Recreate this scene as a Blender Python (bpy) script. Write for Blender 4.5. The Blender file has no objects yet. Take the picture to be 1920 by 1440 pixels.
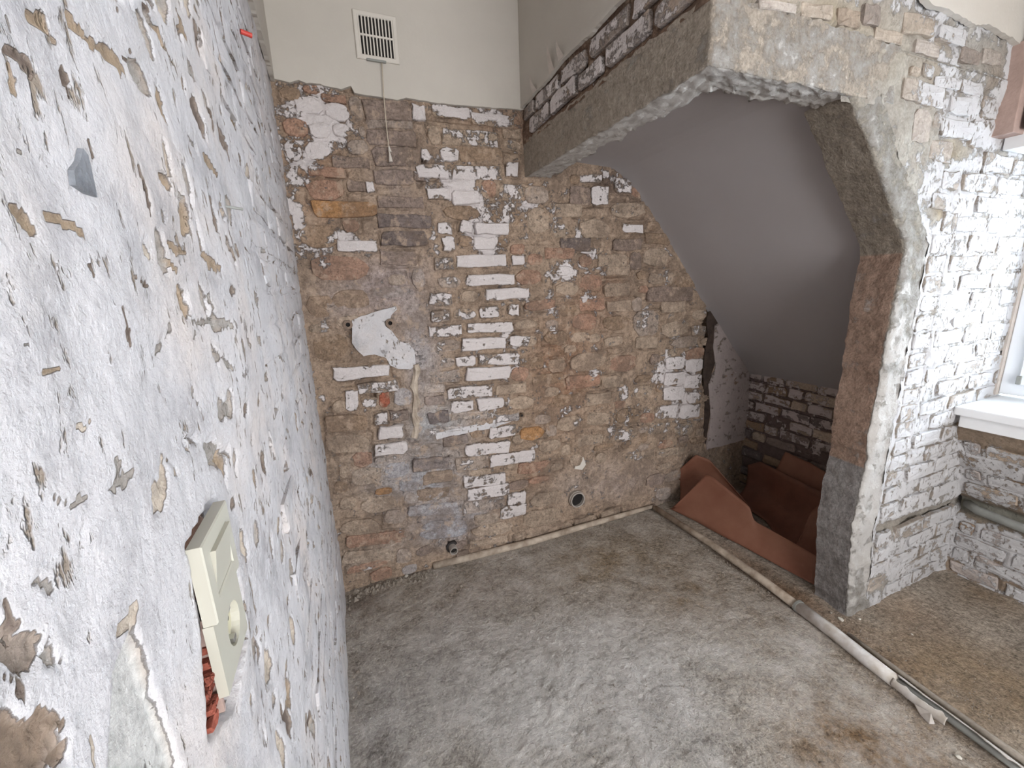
import bpy, bmesh, math, random
import numpy as np
from mathutils import Vector, Matrix

# ------------------------------------------------------------------ camera
H = 1.55
FPX, YAW, PIT, ROL = 785.22, 0.38324358, 0.22892150, 0.03669648
def cam_rows():
    cy, sy = math.cos(YAW), math.sin(YAW); cp, sp = math.cos(PIT), math.sin(PIT); cr, sr = math.cos(ROL), math.sin(ROL)
    f = np.array([sy*cp, cy*cp, -sp]); rt = np.array([cy, -sy, 0.]); dn = np.cross(f, rt)
    return np.array([cr*rt+sr*dn, -sr*rt+cr*dn, f])
M = cam_rows(); CP = np.array([0., 0., H])
scene = bpy.context.scene; col = scene.collection
cd = bpy.data.cameras.new('camera'); cd.sensor_width = 36; cd.lens = 36*FPX/1920; cd.clip_start = .01
cam = bpy.data.objects.new('camera', cd); col.objects.link(cam); scene.camera = cam
cam.matrix_world = Matrix(((M[0][0], -M[1][0], -M[2][0], 0), (M[0][1], -M[1][1], -M[2][1], 0), (M[0][2], -M[1][2], -M[2][2], H), (0, 0, 0, 1)))

# ------------------------------------------------------------------ world, lights, exposure
W = bpy.data.worlds.new('world'); scene.world = W; W.use_nodes = True
W.node_tree.nodes['Background'].inputs[0].default_value = (.78, .87, 1, 1)
W.node_tree.nodes['Background'].inputs[1].default_value = .25
def area(name, loc, rot, sx, sy, power, color):
    l = bpy.data.lights.new(name, 'AREA'); l.shape = 'RECTANGLE'; l.size = sx; l.size_y = sy; l.energy = power; l.color = color
    o = bpy.data.objects.new(name, l); col.objects.link(o); o.location = loc; o.rotation_euler = rot; return o
area('window_daylight', (3.24, .28, 1.56), (0, math.radians(68), 0), 1.1, 1.25, 66, (.74, .87, 1))
area('rear_daylight', (1.0, -1.75, 1.40), (math.radians(90), 0, 0), 2.0, 1.5, 56, (.985, .985, 1))
scene.view_settings.view_transform = 'Standard'; scene.view_settings.look = 'None'
scene.view_settings.exposure = 0.96; scene.view_settings.gamma = 1; scene.view_settings.use_curve_mapping = False

# ------------------------------------------------------------------ layout constants (metres)
XL, YB, YF, XS, XFAR = -.14, 2.13, .95, .97, 2.74
ZT = 2.40      # where the smooth plaster starts
ZC = 2.92
XWP = ([0, .42, .84, .93, 2.04, 2.41, 3], [2.83, 2.83, 2.64, 2.60, 2.545, 2.43, 2.34])
XWIN = 2.98
def XW(z): return float(np.interp(z, *XWP))
EZ = ([0, .45, .98, 1.33, 1.646, 2.09], [2.02, 1.96, 1.967, 1.978, 1.988, 1.565])

def hit(x, y, axis, val):
    d = M.T @ np.array([(x-960)/FPX, (y-720)/FPX, 1.]); t = (val-CP[axis])/d[axis]; return CP+t*d
def sr(r, g, b):
    f = lambda c: (c/255/12.92) if c/255 <= .04045 else ((c/255+.055)/1.055)**2.4
    return (f(r), f(g), f(b))

# ------------------------------------------------------------------ noise
def _h(ix, iy, s):
    n = (ix.astype(np.int64)*374761393 + iy.astype(np.int64)*668265263 + s*1442695041) & 0xffffffff
    n = ((n ^ (n >> 13))*1274126177) & 0xffffffff
    return ((n ^ (n >> 16)) & 0xffff)/65535.
def vn(x, y, s=0):
    x = np.asarray(x, float); y = np.asarray(y, float)
    ix = np.floor(x); iy = np.floor(y); fx = x-ix; fy = y-iy; fx = fx*fx*(3-2*fx); fy = fy*fy*(3-2*fy)
    a = _h(ix, iy, s); b = _h(ix+1, iy, s); c = _h(ix, iy+1, s); d = _h(ix+1, iy+1, s)
    return (a*(1-fx)+b*fx)*(1-fy)+(c*(1-fx)+d*fx)*fy
def fbm(x, y, sc, o=4, s=0, g=.5):
    x = np.asarray(x, float)*sc; y = np.asarray(y, float)*sc; r = 0; a = 1; t = 0
    for i in range(o):
        r = r+a*vn(x*2**i+17.3*i, y*2**i-9.1*i, s+i); t += a; a *= g
    return r/t*2-1

# ------------------------------------------------------------------ materials
def nodes(m):
    m.use_nodes = True; nt = m.node_tree; return nt, nt.nodes, nt.links, nt.nodes['Principled BSDF']
def noise(nt, vec, scale, det=4, rough=.55):
    n = nt.nodes.new('ShaderNodeTexNoise'); n.inputs['Scale'].default_value = scale; n.inputs['Detail'].default_value = det
    n.inputs['Roughness'].default_value = rough; nt.links.new(vec, n.inputs['Vector']); return n.outputs['Fac']
def mth(nt, op, a, b=None, c=None, clamp=False):
    n = nt.nodes.new('ShaderNodeMath'); n.operation = op; n.use_clamp = clamp
    for i, v in enumerate((a, b, c)):
        if v is None: continue
        if isinstance(v, (int, float)): n.inputs[i].default_value = v
        else: nt.links.new(v, n.inputs[i])
    return n.outputs[0]
def mixc(nt, fac, a, b, mode='MIX'):
    n = nt.nodes.new('ShaderNodeMix'); n.data_type = 'RGBA'; n.blend_type = mode
    for i, v in ((0, fac), (6, a), (7, b)):
        if isinstance(v, (int, float)): n.inputs[i].default_value = v
        elif isinstance(v, tuple): n.inputs[i].default_value = (*v, 1)
        else: nt.links.new(v, n.inputs[i])
    return n.outputs[2]
def masonry_mat(name, paint=(205, 200, 198), amp=2.3, sc=16, sharp=9, pit=0., pitcol=(120, 112, 104), bump=.6, var=.35, stain=None, mott=None, bd=.006):
    m = bpy.data.materials.new(name); nt, N, L, P = nodes(m)
    g = N.new('ShaderNodeNewGeometry').outputs['Position']
    ca = N.new('ShaderNodeAttribute'); ca.attribute_name = 'col'
    pa = N.new('ShaderNodeAttribute'); pa.attribute_name = 'paint'
    if pit > 0:
        mp = N.new('ShaderNodeMapping'); mp.inputs['Scale'].default_value = (1, 1, .5); L.new(g, mp.inputs['Vector']); gp = mp.outputs[0]
    n1 = noise(nt, g, sc, 9, .73); n2 = noise(nt, g, 7, 6, .6); n3 = noise(nt, g, 120, 5, .7); n4 = noise(nt, g, 45, 4, .6)
    v = mth(nt, 'MULTIPLY_ADD', mth(nt, 'SUBTRACT', mth(nt, 'ADD', mth(nt, 'MULTIPLY', n2, .3), mth(nt, 'ADD', mth(nt, 'MULTIPLY', n3, .7), mth(nt, 'MULTIPLY', n4, .5))), .75), var*4, 1)
    vc = N.new('ShaderNodeCombineColor')
    for i in range(3): L.new(v, vc.inputs[i])
    base = mixc(nt, 1., ca.outputs['Color'], vc.outputs[0], 'MULTIPLY')
    if mott:
        base = mixc(nt, mth(nt, 'MULTIPLY', mth(nt, 'SUBTRACT', noise(nt, g, 6, 8, .66), .50), 12, clamp=True), base, mixc(nt, .5, base, sr(*mott[0])))
        base = mixc(nt, mth(nt, 'MULTIPLY', mth(nt, 'SUBTRACT', noise(nt, g, 17, 7, .66), .54), 12, clamp=True), base, mixc(nt, .6, base, sr(*mott[1])))
    mask = mth(nt, 'MULTIPLY_ADD', mth(nt, 'ADD', mth(nt, 'SUBTRACT', pa.outputs['Fac'], .5), mth(nt, 'MULTIPLY', mth(nt, 'SUBTRACT', n1, .5), amp)), sharp, .5, clamp=True)
    pv = mth(nt, 'MULTIPLY_ADD', mth(nt, 'SUBTRACT', n2, .5), .35, 1)
    pc = N.new('ShaderNodeCombineColor')
    for i in range(3): L.new(pv, pc.inputs[i])
    pcol = mixc(nt, 1., sr(*paint), pc.outputs[0], 'MULTIPLY')
    if mott: mask = mth(nt, 'MAXIMUM', mask, mth(nt, 'MULTIPLY', mth(nt, 'SUBTRACT', noise(nt, g, 70, 4, .7), mth(nt, 'MULTIPLY_ADD', n2, -.35, .86)), 12, clamp=True))
    if stain:
        pcol = mixc(nt, mth(nt, 'MULTIPLY', mth(nt, 'SUBTRACT', noise(nt, g, 4.3, 5, .6), .5), 4, clamp=True), pcol, sr(*stain))
    if stain: pcol = mixc(nt, mth(nt, 'MULTIPLY', mth(nt, 'SUBTRACT', noise(nt, g, 9, 8, .72), .49), 6, clamp=True), pcol, mixc(nt, .65, pcol, sr(150, 148, 150)))
    if pit > 0:
        n5 = mth(nt, 'ADD', noise(nt, gp, 58, 4, .65), mth(nt, 'MULTIPLY', mth(nt, 'SUBTRACT', n2, .5), .45))
        pm = mth(nt, 'MULTIPLY', mth(nt, 'SUBTRACT', n5, 1-pit), 14, clamp=True)
        pcol = mixc(nt, pm, pcol, sr(*pitcol))
    c = mixc(nt, mask, base, pcol)
    L.new(c, P.inputs['Base Color']); P.inputs['Roughness'].default_value = .92; P.inputs['Specular IOR Level'].default_value = .2
    hgt = mth(nt, 'ADD', mth(nt, 'MULTIPLY', mask, .5), mth(nt, 'ADD', mth(nt, 'MULTIPLY', n3, .35), mth(nt, 'MULTIPLY', n4, .6)))
    if pit > 0: hgt = mth(nt, 'SUBTRACT', hgt, mth(nt, 'MULTIPLY', pm, .5))
    b = N.new('ShaderNodeBump'); b.inputs['Strength'].default_value = bump; b.inputs['Distance'].default_value = bd
    L.new(hgt, b.inputs['Height']); L.new(b.outputs[0], P.inputs['Normal'])
    return m
def plain(name, rgb, rough=.6, var=.12, sc=12, bump=.15, metal=0., rgb2=None, fine=90):
    m = bpy.data.materials.new(name); nt, N, L, P = nodes(m)
    g = N.new('ShaderNodeNewGeometry').outputs['Position']
    n = noise(nt, g, sc, 6, .6); n2 = noise(nt, g, fine, 4, .6)
    a = sr(*rgb); b_ = sr(*rgb2) if rgb2 else tuple(x*(1-var*2) for x in a)
    f = mth(nt, 'MULTIPLY_ADD', mth(nt, 'SUBTRACT', n, .5), 3, .4, clamp=True)
    L.new(mixc(nt, f, a, b_), P.inputs['Base Color'])
    P.inputs['Roughness'].default_value = rough; P.inputs['Metallic'].default_value = metal
    bu = N.new('ShaderNodeBump'); bu.inputs['Strength'].default_value = bump; bu.inputs['Distance'].default_value = .004
    L.new(mth(nt, 'ADD', n2, n), bu.inputs['Height']); L.new(bu.outputs[0], P.inputs['Normal'])
    return m
MT = {
 'masonry': masonry_mat('rough_masonry', (212, 204, 202), pit=.0, bump=1., bd=.016, var=.65, mott=((116, 100, 88), (186, 164, 144))),
 'left': masonry_mat('whitewashed_masonry', (196, 193, 194), amp=1.5, sc=22, sharp=7, pit=.375, pitcol=(146, 134, 122), bump=1., stain=(206, 196, 190)),
 'white': masonry_mat('white_painted_brickwork', (182, 180, 180), amp=2.3, sc=17, sharp=8, pit=.40, pitcol=(130, 122, 114), bump=.8),
 'dim': masonry_mat('patchy_brickwork', (178, 166, 162), amp=2.6, sc=18, sharp=9, bump=1.),
 'concrete': masonry_mat('cast_concrete', (172, 168, 163), amp=1.9, sc=14, sharp=3.2, bump=.9, var=.5, bd=.012),
 'floor': masonry_mat('screed_floor', (196, 191, 185), amp=1.1, sc=7, sharp=1.8, bump=1., var=.8, bd=.018),
 'plaster': plain('smooth_white_plaster', (190, 184, 175), .85, .03, 5, .12),
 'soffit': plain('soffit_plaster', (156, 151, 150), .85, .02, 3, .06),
 'chip': plain('broken_plaster_edge', (196, 186, 176), .9, .1, 30, .4),
 'frame': plain('window_paint', (232, 236, 240), .35, .02, 3, .02),
 'sill': plain('sill_paint', (226, 226, 226), .4, .04, 8, .05),
 'vent': plain('vent_plastic', (205, 199, 190), .45, .03, 8, .03),
 'black': plain('dark_void', (28, 24, 22), .9, .1, 8, .1),
 'crack': plain('crack_shade', (74, 60, 52), .95, .3, 30, .6),
 'cord': plain('cord_cotton', (190, 178, 160), .8, .05, 40, .1),
 'cream': plain('cream_plastic', (184, 181, 168), .35, .01, 4, .02),
 'cream2': plain('socket_well_plastic', (186, 180, 150), .35, .04, 20, .05),
 'brick_red': plain('red_brick', (168, 92, 72), .9, .15, 30, .5, rgb2=(190, 150, 130)),
 'brick_pink': plain('pale_pink_brick', (172, 148, 138), .9, .1, 20, .4),
 'metal': plain('zinc', (200, 200, 200), .35, .1, 30, .05, metal=.9),
 'pvc': plain('grey_pvc', (168, 160, 152), .5, .06, 14, .08),
 'pvc_dark': plain('dark_rubber', (48, 44, 42), .6, .1, 20, .1),
 'brass': plain('old_brass', (110, 92, 78), .5, .2, 40, .2, metal=.5),
 'pipe': plain('dusty_pipe', (206, 202, 198), .7, .08, 18, .2, rgb2=(172, 162, 150)),
 'pipe2': plain('dusty_brown_pipe', (192, 178, 162), .8, .1, 14, .3, rgb2=(132, 116, 100)),
 'lead': plain('grey_painted_pipe', (142, 143, 138), .55, .1, 20, .2),
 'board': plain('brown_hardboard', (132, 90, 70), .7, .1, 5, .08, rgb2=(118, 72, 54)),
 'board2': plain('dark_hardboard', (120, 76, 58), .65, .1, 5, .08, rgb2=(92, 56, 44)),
 'slate': plain('slate', (84, 88, 94), .35, .2, 25, .4, rgb2=(150, 154, 160)),
 'rubble': plain('rubble', (150, 140, 128), .9, .2, 30, .4),
 'rubble_w': plain('white_rubble', (205, 198, 186), .9, .1, 30, .4),
 'wood': plain('old_brown_wood', (120, 74, 48), .7, .2, 20, .2),
 'red': plain('red_plastic', (190, 62, 52), .5, .05, 20, .05),
 'glass': None,
}
gm = bpy.data.materials.new('window_glass'); nt, N_, L_, P_ = nodes(gm)
P_.inputs['Transmission Weight'].default_value = 1; P_.inputs['Roughness'].default_value = 0; P_.inputs['IOR'].default_value = 1.1; MT['glass'] = gm

# ------------------------------------------------------------------ object helpers
def link(o, parent=None):
    col.objects.link(o)
    if parent: o.parent = parent
    return o
def tag(o, label=None, cat=None, group=None, kind=None):
    for k, v in (('label', label), ('category', cat), ('group', group), ('kind', kind)):
        if v: o[k] = v
    return o
def empty(name, loc=(0, 0, 0)):
    o = bpy.data.objects.new(name, None); o.location = loc; o.empty_display_size = .05; return link(o)
def mesh_np(name, V, F, mat, parent=None, cols=None, paint=None, smooth=True, loc=None):
    V = np.asarray(V, float)
    if loc is None and parent is None: loc = V.mean(axis=0); loc[2] = V[:, 2].min()
    off = np.zeros(3) if parent is None else np.array(parent.location)
    if loc is not None: off = off+np.array(loc) if parent is None else off
    me = bpy.data.meshes.new(name); me.from_pydata((V-off).tolist() if not isinstance(F, np.ndarray) else (V-off), [], F.tolist() if isinstance(F, np.ndarray) else F)
    if smooth: me.polygons.foreach_set('use_smooth', [True]*len(me.polygons))
    if cols is not None:
        a = me.attributes.new('col', 'FLOAT_COLOR', 'POINT'); c4 = np.ones((len(V), 4), np.float32); c4[:, :3] = np.clip(cols, 0, 1); a.data.foreach_set('color', c4.ravel())
    if paint is not None:
        a = me.attributes.new('paint', 'FLOAT', 'POINT'); a.data.foreach_set('value', np.asarray(paint, np.float32).ravel())
    if mat is not None: me.materials.append(mat)
    o = bpy.data.objects.new(name, me)
    if parent is None and loc is not None: o.location = loc
    return link(o, parent)
def grid_faces(nu, nv):
    i = np.arange(nu-1)[:, None]*nv+np.arange(nv-1)[None, :]
    return np.stack([i, i+nv, i+nv+1, i+1], -1).reshape(-1, 4)
def grid(name, P, mat, parent=None, cols=None, paint=None, smooth=True):
    nu, nv = P.shape[:2]
    c = None if cols is None else np.broadcast_to(cols, (nu, nv, 3)).reshape(-1, 3)
    p = None if paint is None else np.broadcast_to(paint, (nu, nv)).reshape(-1)
    return mesh_np(name, P.reshape(-1, 3), grid_faces(nu, nv), mat, parent, c, p, smooth)
class MB:
    def __init__(s): s.v = []; s.f = []
    def add(s, V, F):
        n = len(s.v); s.v += [tuple(p) for p in V]; s.f += [[i+n for i in f] for f in F]; return s
    def box(s, lo, hi, bev=0.0):
        bm = bmesh.new(); bmesh.ops.create_cube(bm, size=1)
        lo = Vector(lo); hi = Vector(hi)
        for v in bm.verts: v.co = Vector(((lo[i]+hi[i])/2+v.co[i]*(hi[i]-lo[i]) for i in range(3)))
        if bev: bmesh.ops.bevel(bm, geom=bm.edges[:], offset=bev, segments=2, affect='EDGES', profile=.6)
        bm.verts.index_update(); s.add([v.co.copy() for v in bm.verts], [[v.index for v in f.verts] for f in bm.faces]); bm.free(); return s
    def frame(s, ax, a0, a1, b0, b1, d0, d1, w, bev=.002):
        """one rectangular ring: ax 0 lies in the yz plane (d along x), ax 1 in the xz plane (d along y)"""
        V = []
        for (i, d) in ((0, d0), (0, d1-math.copysign(bev, d1-d0)), (abs(bev), d1), (w-abs(bev), d1), (w, d1-math.copysign(bev, d1-d0)), (w, d0)):
            for (a, b) in ((a0+i, b0+i), (a1-i, b0+i), (a1-i, b1-i), (a0+i, b1-i)): V.append((d, a, b) if ax == 0 else (a, d, b))
        F = [[k*4+i, k*4+(i+1) % 4, ((k+1) % 6)*4+(i+1) % 4, ((k+1) % 6)*4+i] for k in range(6) for i in range(4)]
        return s.add(V, F)
    def tube(s, pts, r, n=14, cap=True, jit=0., seed=0, arc=None):
        rs = np.random.RandomState(seed); pts = [np.array(p, float) for p in pts]; V = []; F = []
        rr = r if hasattr(r, '__len__') else [r]*len(pts)
        for i, p in enumerate(pts):
            t = pts[min(i+1, len(pts)-1)]-pts[max(i-1, 0)]; t /= np.linalg.norm(t)+1e-9
            up = np.array([0, 0, 1.]) if abs(t[2]) < .9 else np.array([0, 1., 0]); a = np.cross(t, up); a /= np.linalg.norm(a); b = np.cross(a, t)
            for k in range(n):
                q = 2*math.pi*k/n; R_ = rr[i]*(1+jit*(rs.rand()-.5)*2); V.append(p+R_*(math.cos(q)*a+math.sin(q)*b))
        for i in range(len(pts)-1):
            for k in range(n): F.append([i*n+k, i*n+(k+1) % n, (i+1)*n+(k+1) % n, (i+1)*n+k])
        if cap: F.append(list(range(n))[::-1]); F.append([(len(pts)-1)*n+k for k in range(n)])
        return s.add(V, F)
    def build(s, name, mat, parent=None, smooth=False, loc=None):
        return mesh_np(name, np.array(s.v), s.f, mat, parent, smooth=smooth, loc=loc)

# wall frames: (u, v, h) -> world, h = how far the point stands proud of the wall
def fr_back(u, v, h): return np.stack([u, YB-h, v], -1)
def fr_left(u, v, h): return np.stack([XL+h, u, v], -1)
def fr_front(u, v, h): return np.stack([u, YF-h, v], -1)
def fr_side(u, v, h): return np.stack([XS-h, u, v], -1)
def fr_far(u, v, h): return np.stack([XFAR-h, u, v], -1)
def fr_win(u, v, h): return np.stack([np.interp(v, *XWP)-h, u, v], -1)
SQ = 4.5
def stone(parent, frame, cu, cv, w, h, ang, rgb, paint, relief=.008, kind='stone', seed=0, field=None, n=12, mat='masonry', back=-.012, sq=None):
    rs = np.random.RandomState(seed); q = np.arange(n)*2*math.pi/n+rs.uniform(-.12, .12, n)
    e = sq or (SQ if kind == 'brick' else 3.0)
    r = (np.abs(np.cos(q))**e+np.abs(np.sin(q))**e)**(-1/e)*(1+rs.uniform(-.10, .07, n)*(1 if kind == 'stone' else .75))
    x0 = np.cos(q)*r*w/2; y0 = np.sin(q)*r*h/2
    if kind == 'brick' and n >= 10:
        ch_ = rs.uniform(.0, .30, 8); n = 12
        bx_ = [-1+ch_[0]*h/w*1.6, -.4, .1, 1-ch_[1]*h/w*1.6, 1, 1, 1-ch_[2]*h/w*1.6, .35, -.3, -1+ch_[3]*h/w*1.6, -1, -1]
        by_ = [-1, -1, -1, -1, -1+ch_[4]*2, 1-ch_[5]*2, 1, 1, 1, 1, 1-ch_[6]*2, -1+ch_[7]*2]
        j_ = min(.006, h*.085)
        x0 = np.array(bx_)*w/2+rs.uniform(-1, 1, 12)*j_; y0 = np.array(by_)*h/2+rs.uniform(-1, 1, 12)*j_
    U = []; Vv = []; Hh = []; m_ = min(w, h)/2
    bv = min(.005, .18*m_)
    for k, (inset, hh) in enumerate(((0, back), (bv*.25, relief*.55), (bv, relief*.95), (m_*.55, relief*1.05))):
        sx = 1-inset/(w/2); sy = 1-inset/(h/2)
        if k: jit = rs.uniform(-.0016, .0016, n)
        else: jit = 0
        U.append(x0*sx); Vv.append(y0*sy); Hh.append(np.full(n, hh)+jit*(1 if k > 1 else 0))
    U.append([0]); Vv.append([0]); Hh.append([relief+rs.uniform(-.002, .002)])
    U = np.concatenate(U); Vv = np.concatenate(Vv); Hh = np.concatenate(Hh)
    ca, sa = math.cos(ang), math.sin(ang); u = cu+U*ca-Vv*sa; v = cv+U*sa+Vv*ca
    Hh = Hh + np.where(Hh > 0, .0030*fbm(u, v, 28, 2, 5), 0)
    F = []
    for k in range(3):
        for i in range(n): F.append([k*n+i, k*n+(i+1) % n, (k+1)*n+(i+1) % n, (k+1)*n+i])
    for i in range(n): F.append([3*n+i, 3*n+(i+1) % n, 4*n])
    c = np.array(sr(*rgb))*(1+rs.uniform(-.10, .10))
    cs = c[None, :]*(1+.12*fbm(u, v, 22, 2, 9))[:, None]
    pn = np.full(len(u), float(paint))+rs.uniform(-.13, .09, len(u)); pn[:2*n] -= .22
    if field is not None: pn = pn+field(u, v)
    return mesh_np(kind, frame(u, v, Hh), F, MT[mat], parent, cs, pn, smooth=False)

def sdf_poly(px, py, poly):
    d = np.full(px.shape, 1e9); ins = np.zeros(px.shape, bool); n = len(poly)
    for i in range(n):
        ax, ay = poly[i]; bx, by = poly[(i+1) % n]; ex, ey = bx-ax, by-ay
        t = np.clip(((px-ax)*ex+(py-ay)*ey)/(ex*ex+ey*ey+1e-12), 0, 1)
        d = np.minimum(d, np.hypot(px-ax-t*ex, py-ay-t*ey))
        c = ((ay > py) != (by > py)) & (px < (bx-ax)*(py-ay)/(by-ay+1e-12)+ax); ins ^= c
    return np.where(ins, -d, d)
def slab(name, frame, poly, thick, mat, parent, h0=0., rag=.004, seed=0, seg=.012, rag_if=None, rnd=.35):
    """a ragged-edged sheet of plaster lying on a wall; poly in wall coordinates"""
    rs = np.random.RandomState(seed); pts = []
    for i in range(len(poly)):
        a = np.array(poly[i], float); b = np.array(poly[(i+1) % len(poly)], float); L = np.linalg.norm(b-a); k = max(1, int(L/seg))
        if rag_if is not None and not rag_if(a, b): k = 1
        for j in range(k):
            p = a+(b-a)*j/k
            if k > 1:
                nrm = np.array([-(b-a)[1], (b-a)[0]])/L
                p = p+nrm*rag*(2.4*float(fbm(p[0], p[1], 14, 3, seed))+rs.uniform(-.35, .35))
            pts.append(p)
    P2 = np.array(pts); n = len(P2); c = P2.mean(0)
    V = np.concatenate([frame(P2[:, 0], P2[:, 1], np.full(n, h0)), frame(P2[:, 0], P2[:, 1], np.full(n, h0+thick))])
    F = [[i, (i+1) % n, n+(i+1) % n, n+i] for i in range(n)]+[[n+i for i in range(n)]]
    return mesh_np(name, V, F, MT[mat], parent, np.broadcast_to(np.array(sr(150, 138, 126)), V.shape), np.full(len(V), .74), smooth=False)
def prof(poly_pts):  # blend list of gaussian colour blobs over wall coordinates
    pass
def blend(u, v, base, blobs):
    c = np.broadcast_to(np.array(sr(*base)), u.shape+(3,)).copy()
    for (x, y, rx, ry, rgb, s) in blobs:
        w = np.clip(s*np.exp(-(((u-x)/rx)**2+((v-y)/ry)**2)*1.2)*(1+.6*fbm(u, v, 9, 3, 3)), 0, 1)[..., None]
        c = c*(1-w)+np.array(sr(*rgb))*w
    return c
def pts_field(blobs, base):
    def f(u, v):
        u = np.asarray(u); v = np.asarray(v); r = np.full(u.shape, base, float)
        for (x, y, rx, ry, s) in blobs: r = r+s*np.exp(-(((u-x)/rx)**2+((v-y)/ry)**2))
        return r
    return f

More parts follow.
